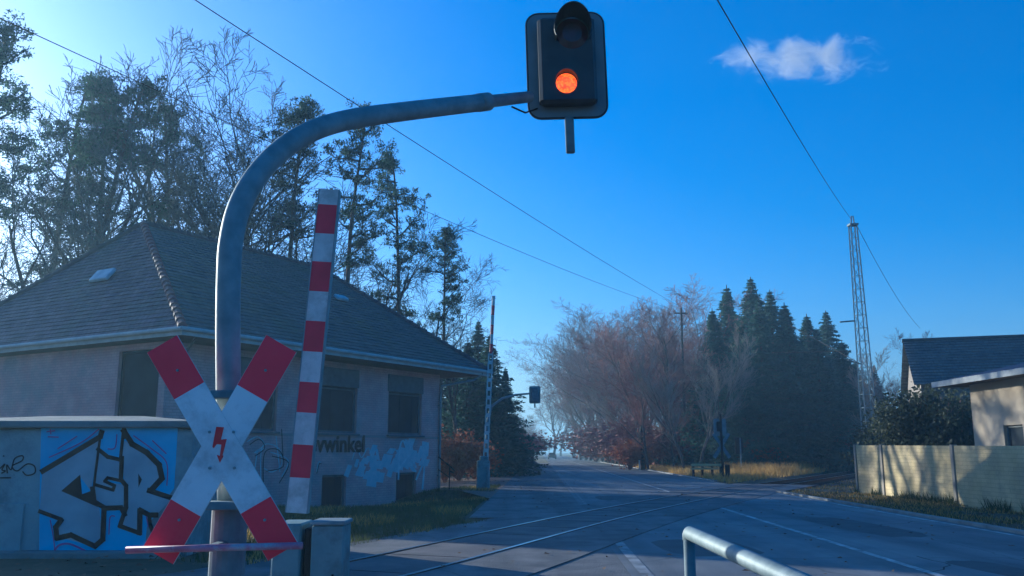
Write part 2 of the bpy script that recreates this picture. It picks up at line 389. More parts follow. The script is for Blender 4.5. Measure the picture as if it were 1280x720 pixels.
def ribbon(name, P, d0, d1, z0, z1, m, kind='structure', rng_=None, mats=None):
    a = offs(P, d0); c = offs(P, d1); b = MB()
    for i in range(len(P) - 1):
        if rng_ and not (rng_[0] <= P[i][1] <= rng_[1]): continue
        z = z1
        b.face([(*a[i], z), (*c[i], z), (*c[i + 1], z), (*a[i + 1], z)])
        if z0 is not None:
            for q in (a, c): b.face([(*q[i], z0), (*q[i], z), (*q[i + 1], z), (*q[i + 1], z0)])
    return b.build(name, m, kind=kind)
tr = MB()
def rail_prof(P, d, zb, zt, w):
    for (e0, e1, y0, y1) in ((-w, w, zt - .04, zt), (-.012, .012, zb + .015, zt - .04), (-.07, .07, zb, zb + .015)):
        a = offs(P, d + e0); c = offs(P, d + e1)
        for i in range(len(P) - 1):
            tr.face([(*a[i], y1), (*c[i], y1), (*c[i + 1], y1), (*a[i + 1], y1)], 0 if (e1 == w) else 1)
            tr.face([(*a[i], y0), (*a[i], y1), (*a[i + 1], y1), (*a[i + 1], y0)], 1)
            tr.face([(*c[i], y0), (*c[i + 1], y0), (*c[i + 1], y1), (*c[i], y1)], 1)
track = thing('railway_track', 'single curved railway track crossing the road obliquely', 'railway track', (9, 38, 0))
for d in (0, 1.5):
    tr = MB(); rail_prof(ra, d, -.11, .066, .036); tr.build('rail', [M['rail'], M['rail_rust']], track)
sl = MB()
for i, p in enumerate(ra):
    pass
L = 0; last = ra[0]; dense = []
for i in range(len(ra) - 1):
    seg = ra[i + 1] - ra[i]; ln_ = np.linalg.norm(seg); k = max(1, int(ln_ / .1))
    for j in range(k): dense.append(ra[i] + seg * j / k)
acc = 0; prev = dense[0]
for p in dense[1:]:
    acc += np.linalg.norm(p - prev); t = p - prev; prev = p
    if acc > .63 and p[1] > 44.2 and p[1] < 160:
        acc = 0; t = t / np.linalg.norm(t); c = p + np.array([t[1], -t[0]]) * .75
        sl.box((c[0], c[1], -.17), (.24, 2.5, .10), Matrix.Rotation(math.atan2(-t[0], t[1]) + math.pi / 2 , 3, 'Z'))
ob = sl.build('sleeper_row', M['wood_dark'], track); ob['kind'] = 'stuff'
ribbon('ballast_bed', ra, -1.3, 2.8, None, -.17, M['ballast'], rng_=(43.6, 260))
ribbon('crossing_panels', ra, .075, 1.425, .0, .055, M['panel'], rng_=(-1, 43.5))
ribbon('crossing_surface', ra, -1.1, -.045, .0, .052, M['asphalt_old'], rng_=(8, 43.5))
ribbon('crossing_surface', ra, 1.545, 2.9, .0, .052, M['asphalt_old'], rng_=(8, 43.5))
ribbon('rail_groove', ra, -.045, .075, None, .047, M['black'], rng_=(-1, 43.5))
ribbon('rail_groove', ra, 1.425, 1.545, None, .047, M['black'], rng_=(-1, 43.5))
b = MB()
acc = 0; prev = dense[0]
for p in dense[1:]:
    acc += np.linalg.norm(p - prev); t = p - prev; prev = p
    if acc > 1.8 and 9 < p[1] < 43:
        acc = 0; t = t / np.linalg.norm(t); c = p + np.array([t[1], -t[0]]) * .75
        b.box((c[0], c[1], .0575), (1.3, .018, .003), Matrix.Rotation(math.atan2(-t[0], t[1]), 3, 'Z'))
b.build('panel_joints', M['black'], kind='structure')

# ------------------------------------------------------------------ station building
st = thing('station_building', 'old brick station building with hipped tiled roof and boarded windows', 'building', tuple(bpt(8, 7)))
W = 15.5; OV = 1.2; A1, AR, ZR = 4.0, 13.75, 10.3
WZ = 4.95
def fp(s, z, o=0.0): return bpt(s, OV + o, z)           # point on the front wall plane
S0, S1 = .45, 14.75
# front wall with openings
ops = []
for cs in (12.33, 8.15, 3.97): ops.append((cs - 1.13, cs + 1.13, 2.30, 4.72))
for cs, w in ((12.5, 1.35), (8.15, 1.32), (3.9, 1.32)): ops.append((cs - w / 2, cs + w / 2, -.48, .77))
def wall_grid(mb, P, s0, s1, z0, z1, ops, uvs):
    ss = sorted({s0, s1, *[o[0] for o in ops], *[o[1] for o in ops]}); zs = sorted({z0, z1, *[o[2] for o in ops], *[o[3] for o in ops]})
    for i in range(len(ss) - 1):
        for j in range(len(zs) - 1):
            cs, cz = (ss[i] + ss[i + 1]) / 2, (zs[j] + zs[j + 1]) / 2
            if any(o[0] < cs < o[1] and o[2] < cz < o[3] for o in ops): continue
            mb.face([P(ss[i], zs[j]), P(ss[i + 1], zs[j]), P(ss[i + 1], zs[j + 1]), P(ss[i], zs[j + 1])])
            uvs += [(ss[i], zs[j]), (ss[i + 1], zs[j]), (ss[i + 1], zs[j + 1]), (ss[i], zs[j + 1])]
    for o in ops:   # reveals
        d = .22
        def Q(s, z, k): return P(s, z, k)
        for (p, q) in (((o[0], o[2]), (o[1], o[2])), ((o[1], o[2]), (o[1], o[3])), ((o[1], o[3]), (o[0], o[3])), ((o[0], o[3]), (o[0], o[2]))):
            mb.face([Q(p[0], p[1], 0), Q(q[0], q[1], 0), Q(q[0], q[1], d), Q(p[0], p[1], d)])
            uvs += [(0, 0), (.2, 0), (.2, .2), (0, .2)]
w = MB(); uvs = []
wall_grid(w, lambda s, z, k=0: fp(s, z, k), S0, S1, -.9, WZ, ops, uvs)
# left end wall
def lp(t, z, k=0): return bpt(S0 + k, OV + t, z)
lops = [(.30, 2.30, 2.45, 4.75)]
wall_grid(w, lp, 0, W - 2 * OV, -.9, WZ, lops, uvs)
def rp(t, z, k=0): return bpt(S1 - k, OV + t, z)
wall_grid(w, rp, 0, W - 2 * OV, -.9, WZ, [], uvs)
w.face([bpt(S0, W - OV, -.9), bpt(S1, W - OV, -.9), bpt(S1, W - OV, WZ), bpt(S0, W - OV, WZ)]); uvs += [(0, 0), (1, 0), (1, 1), (0, 1)]
w.uv = uvs
w.build('wall', M['plaster'], st)
b = MB()
rotA = Matrix.Rotation(-R(TH) + math.pi / 2, 3, 'Z')   # local x along facade
Mx = Matrix((A2, B2, Vector((0, 0, 1)))).transposed()
for (s0, s1) in ((S0 + .02, S1 - .02),):
    b.box(fp((s0 + s1) / 2, 2.20, -.012), (s1 - s0, .03, .07), Mx)
b.build('string_course', M['plinth'], st)
for k, o in enumerate(ops):
    big = k < 3
    f_ = MB(); cz = (o[2] + o[3]) / 2; cs = (o[0] + o[1]) / 2; wd = o[1] - o[0]; ht = o[3] - o[2]
    t = .09
    for (c_s, c_z, ws, hs) in ((o[0] + t / 2, cz, t, ht), (o[1] - t / 2, cz, t, ht), (cs, o[3] - t / 2, wd - 2 * t, t), (cs, o[2] + t / 2, wd - 2 * t, t)):
        f_.box(fp(c_s, c_z, .15), (ws, .08, hs), Mx)
    if big:
        f_.box(fp(cs, 3.95, .14), (wd - 2 * t, .08, .06), Mx)
        # roller shutter box standing proud at the top third
        f_.bbox(fp(cs, 4.38, .06), (wd + .14, .20, .70), Mx, b=.02)
        f_.box(fp(cs, o[2] - .05, -.05), (wd + .16, .16, .07), Mx)
    fo = f_.build('window', M['frame_b'], st)
    p_ = MB(); nb = 5 if big else 3
    for q in range(nb):
        ww = (wd - 2 * t) / nb
        p_.bbox(fp(o[0] + t + ww * (q + .5), cz, .18 + .006 * (q % 2)), (ww - .008, .03, ht - 2 * t - .004), Mx, b=.004)
    p_.build('boarding', M['boarded'] if big else M['boarded_dk'], fo)
for o in lops:
    f_ = MB(); Ml = Matrix((B2, -A2, Vector((0, 0, 1)))).transposed()
    cz = (o[2] + o[3]) / 2; cs = (o[0] + o[1]) / 2; wd = o[1] - o[0]; ht = o[3] - o[2]; t = .09
    for (c_s, c_z, ws, hs) in ((o[0] + t / 2, cz, t, ht), (o[1] - t / 2, cz, t, ht), (cs, o[3] - t / 2, wd - 2 * t, t), (cs, o[2] + t / 2, wd - 2 * t, t)):
        f_.box(lp(c_s, c_z, .15), (ws, .08, hs), Ml)
    fo = f_.build('window', M['boarded'], st)
    p_ = MB(); p_.box(lp(cs, cz, .18), (wd - 2 * t, .03, ht - 2 * t), Ml); p_.build('boarding', M['boarded'], fo)
# roof: stepped courses on each slope
def slope(name, e0, e1, r0, r1, m, n=32):
    e0, e1, r0, r1 = map(Vector, (e0, e1, r0, r1)); b = MB(); uv = []
    nrm = (e1 - e0).cross(r0 - e0).normalized()
    if nrm.z < 0: nrm = -nrm
    ud = (e1 - e0).normalized(); vd = ((r0 - e0) - ud * (r0 - e0).dot(ud)); vl = vd.length; vd.normalize()
    def U(p): q = p - e0; return (q.dot(ud), q.dot(vd))
    segs = 40
    for i in range(n):
        t0, t1 = i / n, (i + 1) / n
        a, c = e0.lerp(r0, t0), e1.lerp(r1, t0); d, f = e0.lerp(r0, t1), e1.lerp(r1, t1)
        for k in range(segs):
            k0, k1 = k / segs, (k + 1) / segs
            j0 = .012 * math.sin(k * 1.7 + i * 2.3); 
            p = a.lerp(c, k0) + nrm * (.038 + j0 * .7); q = a.lerp(c, k1) + nrm * (.038 + .0084 * math.sin((k + 1) * 1.7 + i * 2.3))
            r_ = d.lerp(f, k1) + nrm * .012; s_ = d.lerp(f, k0) + nrm * .012
            b.face([p, q, r_, s_]); uv += [U(x) for x in (p, q, r_, s_)]
            p0 = a.lerp(c, k0); q0 = a.lerp(c, k1)
            b.face([p0, q0, q, p]); uv += [(.0, .0)] * 4
    b.uv = uv
    return b.build(name, m, st)
FL, FR = bpt(0, 0, HE), bpt(LEN, 0, HE); BL, BR = bpt(0, W, HE), bpt(LEN, W, HE)
RL, RR = bpt(A1, W / 2, ZR), bpt(AR, W / 2, ZR)
rf = slope('roof', FL, FR, RL, RR, M['tile'])
slope('roof', BL, FL, RL, RL + Vector((.001, 0, 0)), M['tile_red'])
slope('roof', FR, BR, RR, RR + Vector((.001, 0, 0)), M['tile'])
slope('roof', BR, BL, RR, RL, M['tile'])
b = MB()
def hip(p, q, r=.13):
    p, q = Vector(p), Vector(q); n = int((q - p).length / .38)
    for i in range(n):
        a = p.lerp(q, i / n); c = p.lerp(q, (i + 1.12) / n)
        b.tube([a + Vector((0, 0, .05)), c + Vector((0, 0, .01))], [r * 1.15, r * .9], 8)
hip(FL, RL); b2 = b; b.build('hip_tiles', M['hip'], st); b = MB(); hip(RL, RR); hip(FR, RR); hip(BL, RL); hip(BR, RR); b.build('hip_tiles', M['tile_red'], st)
# soffit, fascia, gutter
b = MB(); z = HE - .16
b.face([bpt(.05, .05, z), bpt(LEN - .05, .05, z), bpt(LEN - .05, W - .05, z), bpt(.05, W - .05, z)])
b.build('soffit', M['soffit'], st)
b = MB()
Mb = Mx
b.box(bpt(LEN / 2, .0, HE - .10), (LEN + .04, .035, .20), Mx); b.box(bpt(LEN / 2, W, HE - .10), (LEN + .04, .035, .20), Mx)
b.box(bpt(0, W / 2, HE - .10), (.035, W + .04, .20), Mx); b.box(bpt(LEN, W / 2, HE - .10), (.035, W + .04, .20), Mx)
b.build('fascia', M['fascia'], st)
b = MB()
b.tube([bpt(-.1, -.08, HE - .02), bpt(LEN + .1, -.08, HE - .02)], .07, 8); b.tube([bpt(-.08, -.1, HE - .02), bpt(-.08, W, HE - .02)], .07, 8)
b.build('gutter', M['fascia'], st)
b = MB()
b.tube([bpt(LEN - .6, -.02, HE - .1), bpt(LEN - .9, .25, HE - .42), fp(S1 - .05, HE - .75, -.12), fp(S1 - .05, HE - 1.1, -.09), fp(S1 - .05, -.2, -.09)], .055, 8)
for zz in (.6, 2.2, 3.6): b.box(fp(S1 - .05, zz, -.06), (.16, .14, .04), Mx)
b.build('drainpipe', M['zinc'], st)
b = MB()
for sx in (.9,): b.tube([fp(S0 + .1, 3.9, -.01), bpt(S0 + .3, .3, HE - .2)], .05, 4)
b.build('eave_bracket', M['soffit'], st)
# hatches on the roof
def on_roof(px, py, e0, e1, r0):
    e0, e1, r0 = Vector(e0), Vector(e1), Vector(r0); n = (e1 - e0).cross(r0 - e0).normalized(); n = n if n.z > 0 else -n
    d = Vector(ray(px, py)); o = Vector((0, 0, H)); t = (e0 - o).dot(n) / d.dot(n); return o + d * t, n, (e1 - e0).normalized()
for (px, py, E0, E1, R0, w_, h_) in ((131, 347, BL, FL, RL, 1.0, .55), (425, 375, FL, FR, RL, .7, .35)):
    p, n, u = on_roof(px, py, E0, E1, R0); v = n.cross(u)
    b = MB(); b.bbox(p + n * .12, (w_, h_, .14), Matrix((u, v, n)).transposed(), b=.03); b.build('roof_hatch', M['g_white'], st)
# sign lettering
def text_mesh(name, s, size, O, U, V, N, m, parent, extr=.008, bold=.02, fit=None):
    cu = bpy.data.curves.new(name, 'FONT'); cu.body = s; cu.size = size; cu.extrude = extr; cu.offset = bold
    o = bpy.data.objects.new(name, cu); COL.objects.link(o)
    dg = bpy.context.evaluated_depsgraph_get(); me = bpy.data.meshes.new_from_object(o.evaluated_get(dg))
    COL.objects.unlink(o); bpy.data.objects.remove(o)
    xs_ = [v.co.x for v in me.vertices]; ys_ = [v.co.y for v in me.vertices]
    kx = (fit[0] / (max(xs_) - min(xs_))) if fit else 1; ky = (fit[1] / (max(ys_) - min(ys_))) if fit else 1
    off = parent_world(parent); x0, y0 = min(xs_), min(ys_)
    for v in me.vertices:
        v.co = Vector(O) + Vector(U) * ((v.co.x - x0) * kx) + Vector(V) * ((v.co.y - y0) * ky) + Vector(N) * v.co.z - off
    me.materials.clear(); me.materials.append(m)
    r = bpy.data.objects.new(name, me); COL.objects.link(r); r.parent = parent; return r
text_mesh('station_lettering', 'evwinkel', .8, fp(6.72, 1.58, -.02), A2, Vector((0, 0, 1)), -B2, M['g_black'], st, bold=.020, fit=(3.05, .66))
# spray marks on the facade
def strokes(mb, pts, wd, to3, m=0, off=0):
    """ribbon of constant width along 2-D points (pixels), mapped by to3(px,py,off)"""
    P = [np.array(p, float) for p in pts]
    if len(P) > 2: P = cr([tuple(p) for p in P], 6)
    for i in range(len(P) - 1):
        t = P[i + 1] - P[i]; l = np.linalg.norm(t)
        if l < 1e-6: continue
        t /= l
        def nn(k):
            q = P[min(k + 1, len(P) - 1)] - P[max(k - 1, 0)]; q = q / max(1e-6, np.linalg.norm(q)); return np.array([-q[1], q[0]]) * wd / 2
        a, c = P[i] + nn(i), P[i] - nn(i); d, e = P[i + 1] - nn(i + 1), P[i + 1] + nn(i + 1)
        mb.face([to3(*a, off), to3(*c, off), to3(*d, off), to3(*e, off)], m)
def facade3(px, py, off=0):
    d = Vector(ray(px, py)); o = Vector((0, 0, H)); p0 = fp(0, 0, -.006 - off); t = (p0 - o).dot(B2) / d.dot(B2); return o + d * t
b = MB()
r2 = random.Random(3)
for i in range(46):
    cx = r2.choice([r2.gauss(500, 9), r2.gauss(515, 12), r2.gauss(462, 12)]); cy = r2.gauss(572 if cx > 480 else 578, 11)
    cy = min(max(cy, 549), 605 if cx > 520 or cx < 490 else 588)
    w_, h_ = r2.uniform(2, 7), r2.uniform(3, 10); sh = r2.uniform(-2, 4)
    b.face([facade3(cx - w_ + sh, cy - h_, .001 * i / 8), facade3(cx + w_ * .7 + sh, cy - h_ * .8, .001 * i / 8), facade3(cx + w_ - sh, cy + h_, .001 * i / 8), facade3(cx - w_ * .8 - sh, cy + h_ * .7, .001 * i / 8)])
b.build('whitewash_patches', M['g_faint'], st)
b = MB()
for k, pts in enumerate(([(498, 600), (500, 560), (505, 552), (512, 575), (520, 590)], [(497, 590), (512, 570), (520, 585)], [(520, 600), (530, 580), (528, 612)],
            [(309, 552), (322, 546), (330, 556), (318, 566), (332, 560)], [(322, 562), (318, 590)], [(326, 600), (328, 558), (348, 560), (352, 580), (340, 590), (330, 585)], [(345, 545), (350, 590)], [(338, 565), (360, 575), (352, 596)],
            [(440, 575), (446, 560), (452, 572), (460, 560), (466, 574)], [(396, 590), (398, 578), (401, 578)])):
    b = MB(); strokes(b, pts, 2.2 if k < 3 else 1.2, facade3, 0, .008 + .0012 * k); b.build('spray_tag', M['g_white'], st)
b = MB()
for k, pts in enumerate(([(312, 556), (324, 549), (331, 560), (319, 570)], [(329, 604), (331, 566), (349, 563), (354, 583), (333, 589)], [(352, 536), (354, 575)], [(396, 592), (399, 580), (402, 580)], [(340, 570), (361, 579), (349, 604)])):
    b = MB(); strokes(b, pts, 1.0, facade3, 0, .022 + .0012 * k); b.build('spray_tag', M['g_black'], st)

# ------------------------------------------------------------------ graffiti kiosk
KY = 14.2
ki = thing('utility_kiosk', 'small pale concrete kiosk sprayed with large blue and silver graffiti', 'kiosk', (-7.1, KY + 1.2, 0))
b = MB(); b.bbox((-7.3, KY + 1.25, .98), (4.5, 2.5, 1.96), b=.02); b.build('wall', M['kiosk'], ki)
b = MB(); b.bbox((-7.3, KY + 1.25, 2.03), (4.74, 2.74, .11), b=.02)
z0 = 2.085; c = [(-9.66, KY - .11), (-4.94, KY - .11), (-4.94, KY + 2.61), (-9.66, KY + 2.61)]
ap, aq = (-8.0, KY + 1.25, z0 + .13), (-6.4, KY + 1.25, z0 + .13)
c3 = [(x, y, z0) for x, y in c]
b.face([c3[0], c3[1], aq, ap]); b.face([c3[1], c3[2], aq]); b.face([c3[2], c3[3], ap, aq]); b.face([c3[3], c3[0], ap])
b.build('roof', M['kiosk_roof'], ki)
def k3(px, py, off=0): return at(px, py, KY - .004 - off)
def kpoly(mb, pts, off, m=0): mb.face([k3(x, y, off) for x, y in pts], m)
def Z(pts): return [(x / 3.27, 500 + y / 3.27) for x, y in pts]     # measured on a 3.27x enlargement
b = MB(); kpoly(b, Z([(168, 108), (727, 112), (712, 360), (600, 520), (590, 632), (400, 628), (160, 628), (162, 380)]), 0)
b.build('graffiti_ground', M['g_blue'], ki)
# letter bodies
b = MB()
kpoly(b, Z([(172, 300), (405, 165), (372, 372), (325, 310), (250, 372), (405, 440), (420, 570), (388, 600), (240, 560), (235, 530), (255, 480), (162, 455)]), .004)
kpoly(b, Z([(405, 205), (450, 232), (490, 240), (492, 330), (440, 322), (425, 335), (505, 345), (510, 440), (470, 452), (400, 435), (384, 420), (390, 330)]), .0048)
kpoly(b, Z([(510, 165), (560, 200), (640, 250), (655, 320), (620, 370), (700, 405), (640, 470), (575, 440), (570, 540), (495, 520), (515, 440), (508, 330), (498, 230)]), .0056)
b.build('graffiti_letters', M['g_silver'], ki)
b = MB(); n_ = [0]
def S_(pts, w_):
    n_[0] += 1; P = Z(pts)
    for i in range(len(P) - 1):
        p, q = np.array(P[i]), np.array(P[i + 1]); t = (q - p) / np.linalg.norm(q - p); nn = np.array([-t[1], t[0]]) * w_ / 2; e = t * w_ * .35
        n_[0] += .2
        b.face([k3(*(p + nn - e), .008 + .0004 * n_[0]), k3(*(p - nn - e), .008 + .0004 * n_[0]), k3(*(q - nn + e), .008 + .0004 * n_[0]), k3(*(q + nn + e), .008 + .0004 * n_[0])])
S_([(172, 292), (410, 150), (416, 130)], 6.5)
S_([(412, 130), (390, 300), (378, 400)], 3.2); S_([(400, 200), (440, 232), (495, 245)], 5)
S_([(492, 245), (505, 120)], 4); S_([(505, 125), (540, 180), (600, 215), (650, 265), (662, 320), (618, 368)], 7)
S_([(608, 370), (700, 400)], 6.5)
S_([(498, 235), (494, 325), (515, 350), (515, 440), (490, 515), (572, 545)], 5.5); S_([(570, 545), (572, 450), (610, 470), (640, 470)], 6.5)
S_([(610, 470), (612, 505), (632, 560)], 5)
S_([(495, 330), (440, 318), (428, 332), (468, 350), (462, 368), (385, 345)], 4)
S_([(378, 360), (385, 415), (430, 442), (495, 440), (510, 470)], 6)
S_([(425, 445), (420, 570), (388, 598), (290, 552), (232, 565), (228, 520), (250, 490)], 6.5); S_([(162, 455), (250, 488)], 5)
kpoly(b, Z([(328, 305), (250, 372), (400, 438), (372, 372), (335, 385)]), .0062)
kpoly(b, Z([(565, 300), (580, 325), (566, 358)]), .0066)
kpoly(b, Z([(498, 112), (512, 108), (530, 150), (496, 165)]), .0070)
# scribbled tag left of the panel
for pts in ([(0, 280), (20, 262), (8, 285), (22, 290), (5, 300)], [(30, 300), (28, 265), (45, 285), (60, 240), (92, 228), (90, 248), (50, 270), (70, 290), (110, 262), (140, 270), (142, 298), (110, 308), (92, 292)], [(0, 318), (45, 318)], [(12, 228), (18, 230)]):
    strokes(b, Z(pts), 1.7, k3, 0, .006 + .0006 * n_[0] / 4)
b.build('graffiti_outlines', M['g_black'], ki)
b = MB()
for k, pts in enumerate(([(235, 200), (315, 148)], [(200, 235), (330, 175), (405, 118)], [(478, 140), (470, 195), (440, 200)], [(545, 145), (620, 200), (680, 255), (682, 350)], [(622, 165), (680, 220)], [(205, 490), (218, 560), (225, 625)], [(222, 615), (245, 592), (290, 590), (365, 625)], [(445, 550), (450, 480), (470, 475)], [(190, 130), (225, 125)], [(205, 118), (208, 140)], [(195, 150), (240, 152)], [(598, 475), (606, 520)])):
    b = MB(); strokes(b, Z(pts), 2.6 if k == 6 else 1.5, k3, 0, .03 + .0006 * k); b.build('graffiti_accent', M['g_violet'], ki)
b = MB(); b.bbox(at(2, 668, KY - .03), (.62, .05, .94), b=.01); b.build('access_hatch', M['kiosk'], ki)
b = MB(); p = at(0, 693, KY - .0)
b.bbox((-7.3, KY - .12, .04), (4.5, .26, .12), b=.02); b.build('plinth', M['kiosk_roof'], ki)

# ------------------------------------------------------------------ crossing signal with X sign
SX = at(284, 700, 5.65)
sg = thing('crossing_signal', 'tall curved steel mast holding amber signal and large red and white X sign', 'crossing signal', (SX.x, 5.65, 0))
PX0 = at(284, 330, 5.65)
DIR = Vector((2.0, 2.35, 0)).normalized()
def armp(px, py):
    n = Vector((DIR.y, -DIR.x, 0)); d = Vector(ray(px, py)); o = Vector((0, 0, H)); p0 = Vector((SX.x, 5.65, 0))
    t = (p0 - o).dot(n) / d.dot(n); return o + d * t
b = MB()
b.tube([(SX.x, 5.65, 0), (SX.x, 5.65, 1.25), (SX.x + .002, 5.65, 1.27)], [.108, .108, .085], 20)
b.bbox((SX.x, 5.65, .03), (.36, .36, .06), b=.01)
b.build('base_sleeve', M['galv_d'], sg, smooth=False)
pp = [(SX.x, 5.65, 1.26), tuple(armp(285, 430)), tuple(armp(286, 340))]
cv = [(286, 340), (289, 300), (298, 262), (315, 228), (340, 198), (372, 173), (408, 157), (450, 147), (500, 140), (550, 134), (603, 128)]
pts = [Vector(q) for q in pp[:2]] + [armp(*q) for q in cv]
# smooth the curve
P3 = [np.array(p) for p in pts]; sm = []
for i in range(len(P3) - 1):
    p0, p1, p2, p3 = P3[max(i - 1, 0)], P3[i], P3[i + 1], P3[min(i + 2, len(P3) - 1)]
    for k in range(5):
        t = k / 5; sm.append(.5 * (2 * p1 + (p2 - p0) * t + (2 * p0 - 5 * p1 + 4 * p2 - p3) * t * t + (3 * p1 - p0 - 3 * p2 + p3) * t ** 3))
sm.append(P3[-1])
nrad = [.077 for i in range(len(sm))]
b = MB(); b.tube(sm, nrad, 18); b.build('mast', M['galv'], sg, smooth=True)
b = MB()
e0 = armp(598, 128.5); e1 = armp(610, 127); e2 = armp(662, 121)
b.tube([e0, e1, e1 + (e2 - e1) * .02, e2], [.083, .083, .058, .054], 16); b.build('arm_extension', M['galv'], sg, smooth=True)
LC = at(708, 81, 8.02); LY = 8.02
# backboard: rounded rectangle with a dark rim
def rrect(w_, h_, r_, n=6):
    out = []
    for cx, cy, a0 in ((w_ / 2 - r_, -h_ / 2 + r_, -90), (w_ / 2 - r_, h_ / 2 - r_, 0), (-w_ / 2 + r_, h_ / 2 - r_, 90), (-w_ / 2 + r_, -h_ / 2 + r_, 180)):
        for k in range(n + 1): a = R(a0 + 90 * k / n); out.append((cx + r_ * math.cos(a), cy + r_ * math.sin(a)))
    return out
tilt = Matrix.Rotation(R(-1.5), 3, 'Y')
U, V, Nn = tilt @ Vector((1, 0, 0)), tilt @ Vector((0, 0, 1)), Vector((0, 1, 0))
kx = 8.02 / 1100 * 1.08
bw, bh = 96 * kx, 139 * kx * .99
b = MB(); b.prism(rrect(bw, bh, .12), LC, U, V, Nn, .02); b.build('backboard', M['board'], sg)
b = MB(); rr = rrect(bw, bh, .12, 6); loop = [LC + U * x + V * y + Nn * .01 for x, y in rr + [rr[0], rr[1]]]
b.tube(loop, .014, 6, cap=False); b.build('board_rim', M['housing'], sg)
b = MB(); hw, hh = 70 * kx, 112 * kx
b.bbox(LC + Vector((0, -.075, -.0)) + V * (-.005), (hw, .148, hh), tilt, b=.03); hd = b.build('signal_head', M['housing'], sg)
def visor(c, r_, ln_, full=200):
    b = MB(); n = 20
    for i in range(n):
        a0 = R(90 - full / 2 + full * i / n); a1 = R(90 - full / 2 + full * (i + 1) / n)
        for rr_ in (r_, r_ - .008):
            q0, q1 = c + U * rr_ * math.cos(a0) + V * rr_ * math.sin(a0), c + U * rr_ * math.cos(a1) + V * rr_ * math.sin(a1)
            l0 = ln_ * (.45 + .55 * max(0, math.sin(a0))); l1 = ln_ * (.45 + .55 * max(0, math.sin(a1)))
            b.face([q0, q1, q1 - Nn * l1, q0 - Nn * l0])
        a = c + U * r_ * math.cos(a0) + V * r_ * math.sin(a0); d = c + U * (r_ - .008) * math.cos(a0) + V * (r_ - .008) * math.sin(a0)
        a_ = c + U * r_ * math.cos(a1) + V * r_ * math.sin(a1); d_ = c + U * (r_ - .008) * math.cos(a1) + V * (r_ - .008) * math.sin(a1)
        l0 = ln_ * (.45 + .55 * max(0, math.sin(a0))); l1 = ln_ * (.45 + .55 * max(0, math.sin(a1)))
        b.face([a - Nn * l0, a_ - Nn * l1, d_ - Nn * l1, d - Nn * l0])
    return b
def disc(c, r_, n=28, depth=.02):
    b = MB(); ring = [c + U * r_ * math.cos(2 * math.pi * i / n) + V * r_ * math.sin(2 * math.pi * i / n) for i in range(n)]
    top = [c + U * r_ * .6 * math.cos(2 * math.pi * i / n) + V * r_ * .6 * math.sin(2 * math.pi * i / n) - Nn * depth for i in range(n)]
    for i in range(n): j = (i + 1) % n; b.face([ring[i], ring[j], top[j], top[i]])
    b.face(top); return b
c_low = at(708, 104, LY - .152); c_up = at(715, 42, LY - .152)
disc(c_up, .155).build('lens', M['lens'], hd); visor(c_up, .178, .30, 230).build('visor', M['housing'], hd)
lo = disc(c_low, .10); lo.build('lens', lamp, hd)['label'] = 'lit glowing amber lens'
visor(c_low, .116, .09, 170).build('visor', M['housing'], hd)
b = MB(); p = at(712, 148, LY); b.bbox(Vector((p.x, LY, p.z - .17)), (.085, .05, .36), tilt, b=.008); b.build('drop_bracket', M['galv_d'], sg)
b = MB(); q0_, q1_ = armp(640, 126), LC + V * -.30 + Vector((-.22, .06, 0)); b.tube([q0_ + Vector((0, 0, -.06)), q0_.lerp(q1_, .4) + Vector((0, .02, -.13)), q0_.lerp(q1_, .8) + Vector((0, .03, -.10)), q1_], .009, 6); b.build('cable', M['black'], sg)
# X sign (St Andrew's cross) : traced end points at its own distance
CY = 5.44
def x3(px, py, o=0): return at(px, py, CY - o)
xb = thing('crossbuck', None, None, (0, 0, 0)) if False else None
def armpoly(p, q, w_, e0=0, e1=1):
    p, q = np.array(p, float), np.array(q, float); t = (q - p) / np.linalg.norm(q - p); n = np.array([-t[1], t[0]]) * w_ / 2
    a, c = p + (q - p) * e0, p + (q - p) * e1
    return [tuple(a + n), tuple(a - n), tuple(c - n), tuple(c + n)]
def slab(mb, poly, o0, o1, m=0):
    a = [x3(x, y, o0) for x, y in poly]; th = Vector((0, o0 - o1 if False else 0, 0))
    bck = [p + Vector((0, abs(o1), 0)) for p in a]
    n = len(a); base = len(mb.v); mb.v += [tuple(p) for p in a + bck]
    mb.f.append(tuple(base + i for i in range(n))); mb.m.append(m); mb.f.append(tuple(base + n + i for i in range(n - 1, -1, -1))); mb.m.append(m)
    for i in range(n): j = (i + 1) % n; mb.f.append((base + i, base + n + i, base + n + j, base + j)); mb.m.append(m)
P1, Q1 = (202.5, 430), (353.5, 690); P2, Q2 = (351.5, 429.5), (197.5, 694.5)
WD = 43
b = MB()
slab(b, armpoly(P1, Q1, WD, .225, .775), 0, .012)
# second arm as two halves so that the faces meet at the crossing instead of overlapping
def clipq(P, Q, e0, e1): return armpoly(P, Q, WD, e0, e1)
slab(b, clipq(P2, Q2, .235, .775), -.003, .009)
cbk = b.build('crossbuck', M['white'], sg)
for (P, Q, e0, e1, o) in ((P1, Q1, 0, .225, 0), (P1, Q1, .775, 1, 0), (P2, Q2, 0, .235, -.003), (P2, Q2, .775, 1, -.003)):
    b = MB(); slab(b, armpoly(P, Q, WD, e0, e1), o, .0118); b.build('red_end', M['red'], cbk)
for (px_, py_) in ((222, 463), (332, 463), (224, 650), (331, 650), (262, 540), (292, 540), (262, 585), (293, 585)):
    b = MB(); q = x3(px_, py_, .003); b.tube([q + Vector((0, .002, 0)), q - Vector((0, .007, 0))], .0085, 8); b.build('bolt', M['galv'], cbk)
